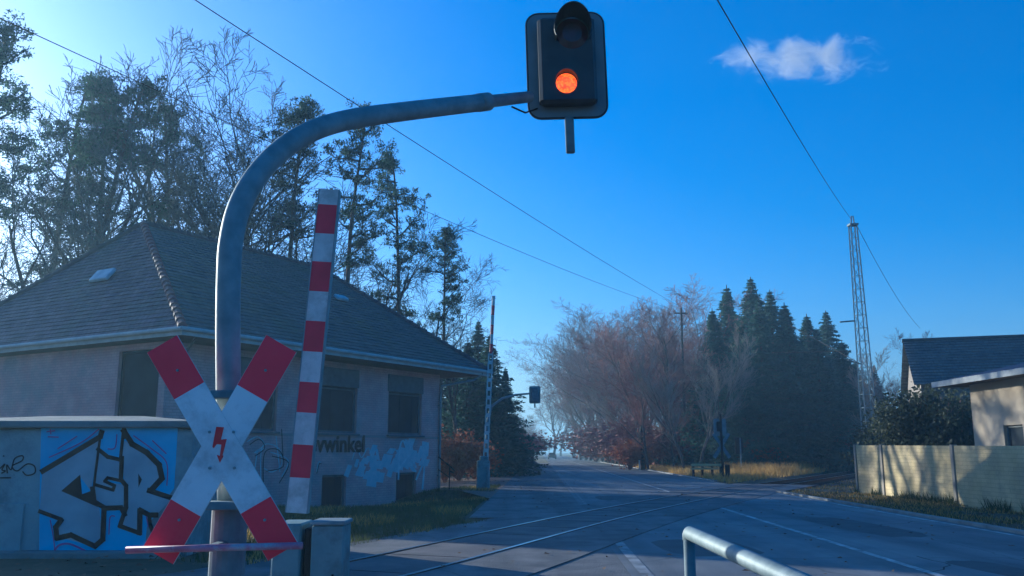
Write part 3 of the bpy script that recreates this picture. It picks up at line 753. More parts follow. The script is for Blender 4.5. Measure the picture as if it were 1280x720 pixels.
# rim: thin light edge of the sheet
b = MB()
for P, Q, o in ((P1, Q1, 0), (P2, Q2, -.003)):
    q = armpoly(P, Q, WD)
    for i in (1, 3): a, c = q[i], q[(i + 1) % 4]; b.tube([x3(*a, o + .0) + Vector((0, .006, 0)), x3(*c, o + .0) + Vector((0, .006, 0))], .0035, 5)
b.build('sheet_edge', M['white_b'], cbk)
def zz(x, y): return (x / 3.13, 490 + y / 3.13)
b = MB(); q = [zz(*p) for p in [(846, 136), (876, 138), (864, 186), (887, 184), (870, 248), (874, 250), (860, 277), (848, 246), (860, 250), (866, 206), (848, 204), (836, 220), (831, 214)]]
slab(b, q, .003, .0025); b.build('lightning_bolt', M['bolt'], cbk)
b = MB(); a, c = at(158, 687.5, 5.36), at(378, 682, 5.36)
b.tube([a, c], .021, 10); b.build('guard_bar', M['bar'], sg, smooth=True)
for zc in (1.28, 1.95): b = MB(); b.bbox((SX.x, 5.53, zc), (.22, .16, .05), b=.006); b.build('sign_clamp', M['galv_d'], sg)
b = MB(); b.box((SX.x, 5.47, (a.z + c.z) / 2), (.05, .20, .04)); b.build('bar_bracket', M['galv_d'], sg)

# ------------------------------------------------------------------ near barrier with raised boom
BY = 8.0
c1 = at(371, 640, BY); c2_ = at(412, 240, BY)
br = thing('level_crossing_barrier', 'grey barrier machine beside the mast with red and white striped boom raised high', 'barrier', (at(385, 720, BY).x, BY, 0), 'raised barriers of the crossing')
bands = [(238, 257, 0), (257, 293, 1), (293, 328, 0), (328, 365, 1), (365, 402, 0), (402, 440, 1), (440, 478, 0), (478, 516, 1), (516, 556, 0), (556, 597, 1), (597, 641, 0)]
b = MB()
def bc(py): t = (py - 238) / (641 - 238); return at(412.5 + (371.5 - 412.5) * t, py, BY)
hb = .098
for (y0, y1, m_) in bands:
    p, q = bc(y0), bc(y1); t = (q - p); t.normalize(); n = Vector((0, 1, 0)).cross(t).normalized(); c = (p + q) / 2; l = (q - p).length
    b.box(c, (hb * 2 - .014, .07, l), Matrix((n, Vector((0, 1, 0)), t)).transposed(), 0 if m_ == 0 else 1)
    for sgn in (-1, 1):
        b.box(c + n * sgn * (hb - .003), (.01, .082, l), Matrix((n, Vector((0, 1, 0)), t)).transposed(), 2)
b.build('boom', [M['white_b'], M['red_b'], M['galv']], br)
b = MB(); p = at(363, 641, BY)
b.bbox((at(362, 700, BY).x, BY + .1, .49), (.25, .5, 1.0), b=.015); b.build('counterweight_arm', M['teal'], br)
b = MB(); xc = at(408, 700, BY - .2).x
b.bbox((xc, BY - .02, .49), (.275, .36, .98), b=.012); hs = b.build('housing', M['teal'], br)
b = MB(); b.bbox((xc, BY - .02, 1.0), (.30, .39, .035), b=.008); b.build('lid', M['galv'], hs)
b = MB(); b.box((xc, BY - .21, .30), (.012, .01, .5)); b.tube([(xc + .06, BY - .22, .5), (xc + .06, BY - .22, .58)], .01, 6); b.build('door_edge', M['black'], hs)
b = MB(); b.bbox(((at(362, 700, BY).x + xc) / 2, BY - .02, .55), (.06, .2, .8), b=.01); b.tube([(xc - .16, BY - .1, .80), (xc - .16, BY + .15, .80)], .05, 12)
b.build('pivot', M['black'], br)

# foreground hand rail
hr = thing('pipe_railing', 'grey steel pipe railing beside the pavement in the foreground', 'railing', (at(861, 700, 6.7).x, 6.7, 0))
p0, p1 = at(861, 666, 6.7), at(1003, 726, 4.15); p1.z = p0.z; p2 = p0 + (p1 - p0) * 1.9
b = MB(); d = (p1 - p0).normalized()
b.tube([p0 + Vector((0, 0, -.05)) - d * .01, p0 + Vector((0, 0, -.018)), p0 + d * .04, p0 + d * .12, p2], [.046, .048, .050, .050, .050], 16); b.build('top_rail', M['galv'], hr, smooth=True)
for k in (0, .95):
    q = p0 + (p2 - p0) * k
    b = MB(); b.tube([(q.x, q.y, 0), (q.x, q.y, q.z - .03)], .042, 14); b.build('post', M['galv_d'], hr, smooth=True)

# ------------------------------------------------------------------ far barrier + far signal
fb = thing('level_crossing_barrier', 'distant raised barrier boom with perforated lower half beyond the station', 'barrier', (at(604, 612, 38.9).x, 38.9, 0), 'raised barriers of the crossing')
def fcz(py): t = (py - 370) / (575 - 370); return at(617 - 10 * t, py, 38.9)
b = MB()
for i in range(6):
    ya, yb = 370 + i * 12, 370 + (i + 1) * 12 - .1
    b.tube([fcz(ya), fcz(yb)], .075, 6, m=i % 2)
P = []
nseg = 12
for i in range(nseg):
    ya = 442 + i * 11; a, c = fcz(ya), fcz(ya + 11)
    for sx in (-.085, .085): b.box((a + c) / 2 + Vector((sx, 0, 0)), (.055, .06, (a - c).length), None, 0)
    b.box(a, (.17, .05, .16), None, 0)
b.build('boom', [M['white_b'], M['red_b']], fb)
b = MB(); xc = at(604, 600, 38.9).x
b.bbox((xc, 38.9, .62), (.56, .6, 1.24), b=.04); b.bbox((xc + .02, 38.9, 1.32), (.38, .45, .22), b=.05); b.build('housing', M['teal'], fb)
b = MB(); b.bbox((xc + .22, 38.7, .5), (.14, .3, 1.0), b=.03); b.build('counterweight_arm', M['galv'], fb)
fs = thing('crossing_signal', 'distant signal lamp box on a thin curved arm over the road', 'crossing signal', (at(607, 600, 50).x, 50, 0))
b = MB(); q = [at(608, 590, 50), at(609, 530, 50), at(614, 508, 50), at(628, 498, 50), at(645, 493.5, 50), at(662, 492, 50)]; q[0].z = 0; q[0].x = q[1].x
b.tube(q, [.10, .09, .08, .07, .06, .05], 10); b.build('mast', M['galv'], fs, smooth=True)
c = at(668.5, 493.5, 50); U, V = Vector((1, 0, 0)), Vector((0, 0, 1))
b = MB(); b.prism(rrect(.64, .98, .1), c, U, V, Nn, .03); b.build('backboard', M['teal'], fs)
b = MB(); b.bbox(c + Vector((0, -.08, 0)), (.40, .16, .78), b=.04); b.build('signal_head', M['galv_d'], fs)
b = MB(); b.box(c + Vector((0, .01, -.6)), (.08, .06, .25)); b.build('drop_bracket', M['galv_d'], fs)

# opposite crossbuck seen from behind
fy = 55.0
xs_ = thing('crossing_signal', 'dark back of an X sign and signal board across the road beside guard plank', 'crossing signal', (at(904, 597, fy).x, fy, 0))
b = MB(); x0 = at(904, 597, fy).x
b.tube([(x0, fy, 0), (x0, fy, 3.9)], .07, 8); b.build('mast', M['black'], xs_)
cz = at(904, 557, fy).z + .0
b = MB()
for s_ in (-1, 1): b.box((x0, fy + .09 + .012 * s_, cz), (.20, .015, 1.75), Matrix.Rotation(s_ * R(33), 3, 'Y'))
b.build('crossbuck', M['galv'], xs_)
b = MB(); b.prism(rrect(.78, 1.05, .1), (x0 - .05, fy + .1, at(900, 534, fy).z), U, V, Nn, .02); bk = b.build('backboard', M['zinc'], xs_)
b = MB(); b.bbox((x0 - .12, fy + .0, at(900, 533, fy).z), (.26, .14, .6), b=.02); b.build('signal_head', M['black'], xs_)
b = MB(); b.bbox((x0 + .28, fy, .42), (.24, .3, .85), b=.02); b.build('relay_box', M['black'], xs_)
gp = thing('guard_plank', 'low yellow wooden guard plank on dark posts at the far verge', 'guard rail', (at(880, 597, 56).x, 56, 0))
xa, xb_ = at(864, 590, 56).x, at(902, 590, 56).x
b = MB(); b.bbox(((xa + xb_) / 2, 56, .80), (xb_ - xa, .08, .16), b=.01); b.bbox(((xa + xb_) / 2 - .1, 56.03, .58), ((xb_ - xa) * .95, .06, .12), b=.01); b.build('plank', M['plank'], gp)
for k in (.08, .38, .70, .98):
    b = MB(); b.box((xa + (xb_ - xa) * k, 56.07, .4), (.14, .1, .8)); b.build('post', M['black'], gp)
rs = thing('railway_sign', 'dark rectangular board on a pale post beside the far track', 'sign', (at(927, 590, 70).x, 70, 0))
x0 = at(927, 590, 70).x
b = MB(); b.tube([(x0, 70, 0), (x0, 70, 2.7)], .055, 8); b.build('post', M['galv'], rs)
b = MB(); b.bbox((x0 - .08, 70.1, at(925, 557, 70).z), (.58, .08, 1.25), b=.02); b.build('board', M['black'], rs)

# hand rail by the station end
h = thing('stair_railing', 'thin black metal stair railing at the right end of the station', 'railing', (-2.7, 38.6, 0))
hy = 38.2
b = MB()
b.tube([at(548, 571, hy), at(565, 585, hy), at(568, 588, hy), at(567, 591, hy), at(563, 589, hy)], .03, 6); b.tube([at(548, 587, hy), at(562, 597, hy)], .022, 6); b.build('handrail', M['black'], h)
b = MB(); p = at(562, 584, hy); b.tube([p, (p.x, hy, 0)], .026, 6); b.build('post', M['black'], h)

# ------------------------------------------------------------------ wall on the right
def wx(y): return 13.62 - (35.3 - y) * .008
wl = thing('boundary_wall', 'yellowish concrete slab wall along the right verge', 'wall', (13.6, 28, 0))
ends = [35.5, 32.95, 27.55, 22.1, 16.7, 11.3, 6]
WH = 1.86
def whh(y): return WH - (35 - y) * .009
for i in range(len(ends) - 1):
    y1, y0 = ends[i], ends[i + 1]
    b = MB(); uv = []
    a, c = y0 + .09, y1 - .09
    for (xo) in (0, .1):
        fpts = [(wx(a) + xo, a, -.1), (wx(c) + xo, c, -.1), (wx(c) + xo, c, whh(c)), (wx(a) + xo, a, whh(a))]
        b.face(fpts); uv += [(a, 0), (c, 0), (c, 1.9), (a, 1.9)]
    b.face([(wx(a), a, whh(a)), (wx(c), c, whh(c)), (wx(c) + .1, c, whh(c)), (wx(a) + .1, a, whh(a))]); uv += [(a, 0), (c, 0), (c, .1), (a, .1)]
    b.uv = uv; b.build('panel', M['concrete'], wl)
for y in ends:
    b = MB(); b.bbox((wx(y) + .04, y, .9), (.17, .18, 1.98 - (35 - y) * .018), b=.012); b.build('post', M['post_c'], wl)

# ------------------------------------------------------------------ houses on the right
ga = thing('garage', 'rendered outbuilding with pale fascia and low purple grey roof behind the wall', 'building', (20, 26, 0))
GX, GY1, GY0 = 16.0, 30.9, 14.0; GH = 3.95
b = MB(); uvs = []
wo = [(27.9, 29.0, 1.0, 2.45)]
wall_grid(b, lambda s, z, k=0: Vector((GX + k, s, z)), GY0, GY1, 0, GH, wo, uvs)
b.face([(GX, GY1, 0), (GX + 9, GY1, 0), (GX + 9, GY1, GH), (GX, GY1, GH)]); b.face([(GX, GY0, 0), (GX + 9, GY0, 0), (GX + 9, GY0, GH), (GX, GY0, GH)]); b.face([(GX + 9, GY0, 0), (GX + 9, GY1, 0), (GX + 9, GY1, GH), (GX + 9, GY0, GH)])
b.build('wall', M['house_wall'], ga)
b = MB(); b.box((GX + .17, 28.45, 1.72), (.03, 1.1, 1.45)); wn = b.build('window', M['glass'], ga)
b = MB()
for (y, z, dy, dz) in ((28.45, 2.41, 1.1, .07), (28.45, 1.04, 1.1, .07), (27.94, 1.72, .07, 1.3), (28.96, 1.72, .07, 1.3)): b.box((GX + .13, y, z), (.05, dy, dz))
b.build('frame', M['frame_w'], wn)
o_ = .75; x0, x1, y0, y1 = GX - o_, GX + 9 + o_, GY0 - o_, GY1 + 1.15; zr = GH + .12
e = [(x0, y0, zr), (x1, y0, zr), (x1, y1, zr), (x0, y1, zr)]; xm = (x0 + x1) / 2; rz = zr + 1.25
q0, q1 = (xm, y0 + 5, rz), (xm, y1 - 5, rz)
b = MB(); b.face([e[3], e[0], q0, q1]); b.face([e[1], e[2], q1, q0]); b.face([e[0], e[1], q0]); b.face([e[2], e[3], q1])
b.uv = [(y1, 0), (y0, 0), (y0 + 5, 5.3), (y1 - 5, 5.3), (y0, 0), (y1, 0), (y1 - 5, 5), (y0 + 5, 5), (0, 0), (10, 0), (5, 5), (0, 0), (10, 0), (5, 5)]
b.build('roof', M['garage_roof'], ga)
b = MB()
for (cx, cy, dx, dy) in ((x0, (y0 + y1) / 2, .04, y1 - y0), (x1, (y0 + y1) / 2, .04, y1 - y0), (xm, y0, x1 - x0, .04), (xm, y1, x1 - x0, .04)): b.box((cx, cy, zr - .085), (dx, dy, .19))
b.build('fascia', M['fascia'], ga)
b = MB(); b.box((xm, (y0 + y1) / 2, zr - .15), (x1 - x0 - .05, y1 - y0 - .05, .03)); b.build('soffit', M['soffit'], ga)

ho = thing('house', 'house with grey pantile roof behind the hedge at the right edge', 'house', (34, 54, 0))
RA, RB = at(1129, 432, 54), at(1345, 417, 51)
ud = (RB - RA); ud.z = 0; ud.normalize(); fn = Vector((ud.y, -ud.x, 0))   # towards the camera
rz = (RA.z + RB.z) / 2 + .1
def hp(u, n, z): return Vector((RA.x, RA.y, 0)) + ud * u + fn * n + Vector((0, 0, z))
b = MB(); uv = []; n = 16; Lh = 18; run, rise = 4.3, 3.0
for side in (1, -1):
    for i in range(n):
        t0, t1 = i / n, (i + 1) / n
        f4 = [hp(0, side * run * t1, rz - rise * t1 + .05), hp(Lh, side * run * t1, rz - rise * t1 + .05), hp(Lh, side * run * t0, rz - rise * t0), hp(0, side * run * t0, rz - rise * t0)]
        b.face(f4); vl = math.hypot(run, rise); uv += [(0, -t1 * vl), (Lh, -t1 * vl), (Lh, -t0 * vl), (0, -t0 * vl)]
        b.face([hp(0, side * run * t1, rz - rise * t1), hp(Lh, side * run * t1, rz - rise * t1), f4[1], f4[0]]); uv += [(0, 0)] * 4
b.uv = uv; b.build('roof', M['house_roof'], ho)
b = MB(); b.tube([hp(-.05, 0, rz + .02), hp(Lh, 0, rz + .02)], .13, 8); b.build('ridge_tiles', M['house_roof'], ho)
b = MB(); zz_ = rz - rise
for (pp_) in ([hp(.4, run - .5, 0), hp(Lh, run - .5, 0), hp(Lh, run - .5, zz_ + .2), hp(.4, run - .5, zz_ + .2)], [hp(.4, -run + .5, 0), hp(Lh, -run + .5, 0), hp(Lh, -run + .5, zz_ + .2), hp(.4, -run + .5, zz_ + .2)],
              [hp(.4, run - .5, 0), hp(.4, run - .5, zz_ + .28), hp(.4, 0, rz - .1), hp(.4, -run + .5, zz_ + .28), hp(.4, -run + .5, 0)]): b.face(pp_)
b.uv = [(0, 0)] * 13; b.build('wall', M['gable'], ho)

# ------------------------------------------------------------------ lattice mast, poles, wires
def lattice(name, px0, py0, px1, py1, Y, wb, wt, label, cat):
    P0, P1 = at(px0, py0, Y), at(px1, py1, Y); P0.z = 0
    t = thing(name, label, cat, tuple(P0)); b = MB(); n = 19
    def C(k, i): f = k / n; c = P0.lerp(P1, f); w_ = wb + (wt - wb) * f; return c + Vector(((-1, 1, 1, -1)[i] * w_ / 2, (-1, -1, 1, 1)[i] * w_ / 2, 0))
    for i in range(4): b.tube([C(0, i), C(n, i)], .045, 4)
    b.build('chord', M['galv'], t); b = MB()
    for k in range(n):
        for i in range(4):
            j = (i + 1) % 4; b.tube([C(k, i), C(k + 1, j)], .018, 4)
            if k: b.tube([C(k, i), C(k, j)], .018, 4)
    b.build('bracing', M['galv'], t)
    return t, P0, P1
lt, P0, P1 = lattice('lattice_mast', 1089, 555, 1066, 282, 60, .86, .42, 'tall steel lattice mast rising behind the end of the wall', 'mast')
b = MB(); b.box(P1 + Vector((0, 0, .05)), (.6, .6, .12)); 
for s_ in (-.12, .12): b.tube([P1 + Vector((s_, 0, 0)), P1 + Vector((s_ * .5, 0, .7))], .05, 6)
b.build('mast_head', M['galv_d'], lt)
b = MB(); a = at(1069, 401, 60); b.tube([a, at(1050, 402.5, 60)], .06, 6); b.build('bracket', M['galv_d'], lt)
b = MB(); b.tube([at(1076, 455, 60), at(1060, 450, 60)], .05, 6); b.build('bracket', M['galv_d'], lt)
def pole(px, pyb, pyt, Y, r_, label, m=M['bark']):
    p = at(px, pyb, Y); t_ = at(px, pyt, Y); o = thing('wooden_pole', label, 'pole', (p.x, Y, 0))
    b = MB(); b.tube([(p.x, Y, 0), (p.x + .05, Y, t_.z)], [r_, r_ * .7], 8); b.build('shaft', m, o)
    b = MB(); b.box((p.x, Y, t_.z - .5), (1.3, .1, .12)); b.build('crossarm', m, o)
    for s_ in (-.55, .55): b = MB(); b.tube([(p.x + s_, Y, t_.z - .42), (p.x + s_, Y, t_.z - .2)], .06, 6); b.build('insulator', M['insul'], o)
    return Vector((p.x, Y, t_.z - .2))
pw = pole(858, 588, 385, 82, .14, 'tall thin wooden wire pole among the bare trees right of the road')
def wire(name, a, c, label, r_, sag=0, group=None):
    a, c = Vector(a), Vector(c); pts = []
    for i in range(25): t = i / 24; pts.append(a.lerp(c, t) - Vector((0, 0, sag * 4 * t * (1 - t))))
    b = MB(); b.tube(pts, r_, 5); o = b.build(name, M['black'], smooth=True); tag(o, label, 'wire', group)
wire('overhead_wire', at(175, -45, 16), pw + Vector((.55, 0, 0)), 'upper thin overhead wire running behind the arched mast to the far pole', .013, .25, 'overhead wires')
wire('overhead_wire', at(-60, -5, 18), pw + Vector((-.55, 0, 0)), 'lower overhead wire crossing in front of the pines above the station roof', .013, .5, 'overhead wires')
wire('overhead_wire', at(865, -55, 14), P1 + Vector((-.1, 0, .5)), 'dark steep wire dropping from the upper right sky to the lattice mast', .014, .25, 'overhead wires')
wire('overhead_wire', P1 + Vector((.2, 0, .2)), at(1150, 410, 110), 'very thin wire falling away behind the lattice mast', .02, .8, 'overhead wires')
wire('contact_wire', at(965, 441, 66), at(1058, 439, 61), 'pale short contact wire in front of the dark spruces', .025, 0)
wire('contact_wire', at(985, 405, 75), at(1078, 456, 60), 'slanting stay wire in front of the dark spruces', .025, .0)

# ------------------------------------------------------------------ trees
def branch(mb, tw, p, d, r, L, depth, rr, up=.15, wob=.25, nch=(4, 6), spread=(30, 60), rmin=.012, shrink=.55, maxd=4, start=.25, tipfn=None, thin=1):
    n = max(3, int(4 + L * (1.0 if depth == 0 else .8))); n = min(n, 12)
    pts = [Vector(p)]; dd = Vector(d).normalized(); rad = [r]
    for i in range(n):
        dd = (dd + Vector((rr.gauss(0, wob), rr.gauss(0, wob), rr.gauss(0, wob) * .7 + up * .5)) * (.5 if depth else .35)).normalized()
        pts.append(pts[-1] + dd * (L / n)); rad.append(max(rmin, r * (1 - .78 * (i + 1) / n)))
    tgt = mb if depth < thin else tw
    tgt.tube(pts, rad, 7 if depth == 0 else (5 if depth == 1 else 3), cap=False)
    if tipfn: tipfn(pts, depth)
    if depth >= maxd: return
    k = rr.randint(*nch)
    if depth == 0: k = int(k * 1.6)
    for j in range(k):
        t = start + (1 - start) * (j + rr.random() * .7) / k; t = min(t, .98)
        i = t * n; i0 = min(int(i), n - 1); q = pts[i0].lerp(pts[i0 + 1], i - i0)
        ax = (pts[i0 + 1] - pts[i0]).normalized(); o = ax.orthogonal().normalized(); o = Matrix.Rotation(rr.uniform(0, 6.283), 3, ax) @ o
        ang = R(rr.uniform(*spread)); nd = ax * math.cos(ang) + o * math.sin(ang); nd.z += up
        l = L * shrink * (1.15 - .55 * t) * rr.uniform(.75, 1.2)
        branch(mb, tw, q, nd, max(rmin, rad[i0] * .6), l, depth + 1, rr, up, wob * 1.1, nch, spread, rmin, shrink, maxd, .15, tipfn, thin)
def bare_tree(name, seed, hgt, label, cat, tm, group=None, rmin=.010, nch=(6, 7), spread=(28, 65), maxd=4, r0=None, up=.13, start=.3, shrink=.54):
    rr = random.Random(seed); t = thing(name, label, cat, (0, -200, 0), group); a, c = MB(), MB()
    off = Vector((0, -200, 0))
    branch(a, c, off + Vector((0, 0, -.2)), (0, 0, 1), r0 or hgt * .014, hgt * .95, 0, rr, up, .21, nch, spread, rmin, shrink, maxd, start, None, 2)
    a.build('trunk', M['bark'], t); c.build('crown', tm, t); return t
def tri_cloud(centers, radii, n, size, seed, flat=1.0, aspect=2.2, droop=0):
    g_ = np.random.default_rng(seed); C = np.repeat(np.asarray(centers), n, 0); Rr = np.repeat(np.asarray(radii), n, 0)
    d = g_.normal(size=C.shape); d /= np.linalg.norm(d, axis=1, keepdims=True); rad = g_.random((len(C), 1)) ** .55
    P = C + d * rad * Rr[:, None] * np.array([1, 1, flat])
    u = g_.normal(size=C.shape); u += d * .8; u[:, 2] += -droop; u /= np.linalg.norm(u, axis=1, keepdims=True)
    w_ = np.cross(u, g_.normal(size=C.shape)); w_ /= np.linalg.norm(w_, axis=1, keepdims=True)
    s_ = (np.repeat(np.asarray(size), n)[:, None] if hasattr(size, '__len__') else size) * g_.uniform(.6, 1.4, (len(C), 1))
    return np.stack([P - w_ * s_ / aspect, P + w_ * s_ / aspect, P + u * s_], 1).reshape(-1, 3)
def pine(seed, hgt, label, clear=.5, spreadw=3.4, lean=0, group=None, size=.13, dens=46):
    rr = random.Random(seed); t = thing('pine_tree', label, 'pine tree', (0, -200, 0), group); off = Vector((0, -200, 0)); a = MB()
    n = 14; pts = [off + Vector((0, 0, -.2))]; d = Vector((lean, 0, 1)).normalized()
    for i in range(n): d = (d + Vector((rr.gauss(0, .035), rr.gauss(0, .035), .03))).normalized(); pts.append(pts[-1] + d * hgt / n)
    a.tube(pts, [hgt * .0125 * (1 - .8 * i / n) for i in range(n + 1)], 8); lim = MB(); C = []; Q = []
    k = 21
    for j in range(k):
        f = clear + (1 - clear) * (j / k) ** .9; i = f * n; i0 = min(int(i), n - 1); q = pts[i0].lerp(pts[i0 + 1], i - i0)
        env = spreadw * (math.sin(math.pi * min(1, (f - clear) / (1 - clear) * .80 + .22)) ** .8) * rr.uniform(.45, 1.15)
        az = rr.uniform(0, 6.283); dd = Vector((math.cos(az), math.sin(az), rr.uniform(-.05, .45)))
        pp = [q]; 
        for s_ in range(5): dd = (dd + Vector((rr.gauss(0, .25), rr.gauss(0, .25), rr.gauss(.05, .2)))).normalized(); pp.append(pp[-1] + dd * env / 5)
        lim.tube(pp, [.075, .06, .05, .035, .025, .018], 5, cap=False)
        for m_, q_ in enumerate(pp[2:]):
            for e in range(3):
                ee = q_ + Vector((rr.gauss(0, .38), rr.gauss(0, .38), rr.gauss(.12, .22))); C.append(tuple(ee - off)); Q.append(rr.uniform(.22, .48)); lim.tube([q_, ee], [.02, .012], 3, cap=False)
    for j in range(9):   # dead stubs on the bare stem
        f = rr.uniform(clear * .45, clear); i = f * n; i0 = int(i); q = pts[i0]; az = rr.uniform(0, 6.283); l = rr.uniform(.5, 2.2)
        lim.tube([q, q + Vector((math.cos(az) * l * .6, math.sin(az) * l * .6, rr.uniform(-.1, .3))), q + Vector((math.cos(az) * l, math.sin(az) * l, rr.uniform(-.5, .2)))], [.04, .028, .014], 4, cap=False)
    n0 = len(a.v); a.v += lim.v; a.f += [tuple(i + n0 for i in f) for f in lim.f]; a.m += [1] * len(lim.f); a.build('trunk', [M['bark_red'], M['bark']], t)
    np_mesh('crown', tri_cloud(C, Q, dens, size, seed, .55, 3.2), 3, M['needle'], t)
    return t
def spruce(seed, hgt, wid, label, group=None):
    rr = random.Random(seed); g_ = np.random.default_rng(seed); t = thing('spruce_tree', label, 'spruce tree', (0, -200, 0), group); off = Vector((0, -200, 0)); a = MB()
    a.tube([off + Vector((0, 0, -.2)), off + Vector((0, 0, hgt))], [hgt * .013, .02], 7)
    C = []; Q = []; br_ = a; z = .6
    while z < hgt - .12:
        f = z / hgt; k = 8 if f < .7 else 6; ph = rr.uniform(0, 6)
        for j in range(k):
            L_ = wid * ((1 - f) ** 1.1) * rr.uniform(.50, 1.15) + .03; az = ph + 6.283 * j / k + rr.gauss(0, .15); m_ = max(2, int(L_ / .42))
            e = Vector((math.cos(az) * L_, math.sin(az) * L_, z - L_ * rr.uniform(.12, .34)))
            br_.tube([off + Vector((0, 0, z)), off + e], [.03, .01], 3, cap=False)
            for q in range(m_):
                s_ = (q + .8) / m_; C.append((e.x * s_ + rr.gauss(0, .1 * min(1, (1 - f) * 3)), e.y * s_ + rr.gauss(0, .1 * min(1, (1 - f) * 3)), z + (e.z - z) * s_ - .06)); Q.append((.34 * (1.05 - .45 * s_) + .08) * (.20 + .80 * min(1, (1 - f) * 2.6)))
        z += (.17 + .25 * min(1, (1 - f) * 2.2)) * rr.uniform(.6, 1.4)
    a.build('trunk', M['bark'], t)
    np_mesh('crown', tri_cloud(C, Q, 16, [.10 + .13 * min(1, (1 - c[2] / hgt) * 3) for c in C], seed, .6, 3.0, .6), 3, M['spruce'], t)
    return t
def bush(name, seed, w_, h_, m, label, cat, n=3200, size=.12, loc=(0, -200, 0), group=None, tm=None):
    rr = random.Random(seed); t = thing(name, label, cat, loc, group); a = MB(); off = Vector(loc); C = []; Q = []
    for i in range(14):
        az = rr.uniform(0, 6.283); k = rr.uniform(.2, .95); e = off + Vector((math.cos(az) * w_ / 2 * k, math.sin(az) * w_ / 2 * k, h_ * rr.uniform(.5, 1)))
        mid = off.lerp(e, .5) + Vector((rr.gauss(0, .1), rr.gauss(0, .1), .1)); a.tube([off, mid, e], [.035, .025, .01], 4, cap=False)
        for q in range(5):
            s_ = rr.uniform(.35, 1.02); c = off.lerp(e, s_) - off + Vector((rr.gauss(0, w_ * .07), rr.gauss(0, w_ * .07), rr.gauss(0, .1))); C.append(tuple(c)); Q.append(rr.uniform(.16, .30) * (w_ + h_) / 2)
            a.tube([off + Vector(c), off + Vector(c) + Vector((rr.gauss(0, .3), rr.gauss(0, .3), rr.uniform(.1, .5)))], [.014, .008], 3, cap=False)
    a.build('stems', tm or M['twig'], t); o = np_mesh('foliage', tri_cloud(C, Q, max(8, n // len(C)), size, seed, .8, 1.6), 3, m, t); return t

PINES = [pine(s, 20, 'x', c, w_, 0) for s, c, w_ in ((21, .56, 3.0), (22, .42, 3.2), (23, .62, 2.7))]
BARE = [bare_tree('bare_tree', 31, 15, 'x', 'bare tree', M['twig']), bare_tree('bare_tree', 32, 15, 'x', 'bare tree', M['twig'], spread=(25, 50), start=.2),
        bare_tree('bare_tree', 33, 15, 'x', 'bare tree', M['twig'], spread=(30, 60))]
LEFT = [bare_tree('bare_tree', 61, 15, 'x', 'bare tree', M['twig_blue'], nch=(5, 6), rmin=.011), bare_tree('bare_tree', 62, 15, 'x', 'bare tree', M['twig_blue'], nch=(5, 6), rmin=.011, spread=(25, 55)), bare_tree('bare_tree', 63, 15, 'x', 'bare tree', M['twig_blue'], nch=(5, 6), rmin=.011, spread=(30, 70), up=.08)]
REDT = bare_tree('bare_tree', 34, 13, 'x', 'bare tree', M['twig_red'], spread=(25, 50), start=.15)
PALE = bare_tree('bare_tree', 35, 12, 'x', 'bare tree', M['twig_pale'], spread=(15, 38), start=.1)
SPR = [spruce(41, 15, 3.9, 'x'), spruce(42, 15, 3.4, 'x')]
_used = set()
_hts = {}
def height_of(src):
    if src.name not in _hts:
        hs_ = []
        for c in children_of(src):
            n = len(c.data.vertices); a = np.empty(n * 3, dtype=np.float32); c.data.vertices.foreach_get('co', a); hs_.append(np.percentile(a[2::3], 99.7))
        _hts[src.name] = float(max(hs_))
    return _hts[src.name]
def place(src, px, py_top, Y, base_h, label, group=None, rz=None, wide=1.0, gzv=0):
    top = at(px, py_top, Y); s_ = top.z / height_of(src); rz = rnd.uniform(0, 6.28) if rz is None else rz
    if src.name not in _used:
        _used.add(src.name); children_of(src); src.location = (top.x, Y, gzv); src.rotation_euler = (0, 0, rz); src.scale = (s_ * wide, s_ * wide, s_); src['label'] = label
        if group: src['group'] = group
        return src
    return copy_thing(src, (top.x, Y, gzv), rz, (s_ * wide, s_ * wide, s_), label, group)
GP = 'pines rising behind the station roof'
for i, (k, px, py, Y, w_, lab) in enumerate([
    (0, 16, 18, 43, 1.0, 'tall pine with straight bare stem at the left edge'),
    (1, 112, 88, 46, .95, 'dense dark pine left of the roof peak'),
    (2, 158, 92, 50, .9, 'pine with thin stem directly over the roof peak'),
    (1, 60, 95, 52, .9, 'wide pine between the left edge pine and the roof peak'),
    (0, 228, 130, 56, .8, 'slim pine half hidden by bare branches right of the roof peak'),
    (2, 372, 112, 47, .85, 'pine whose stem rises just left of the raised boom'),
    (0, 440, 128, 49, .80, 'pine whose crown is crossed by the arching mast'),
    (1, 522, 182, 51, .78, 'pine with lopsided crown above the right roof slope'),
    (2, 548, 285, 53, .85, 'lower pine leaning over the right end of the roof')]):
    place(PINES[k], px, py, Y, 20, lab, GP, wide=w_)
GB = 'bare trees behind the station'
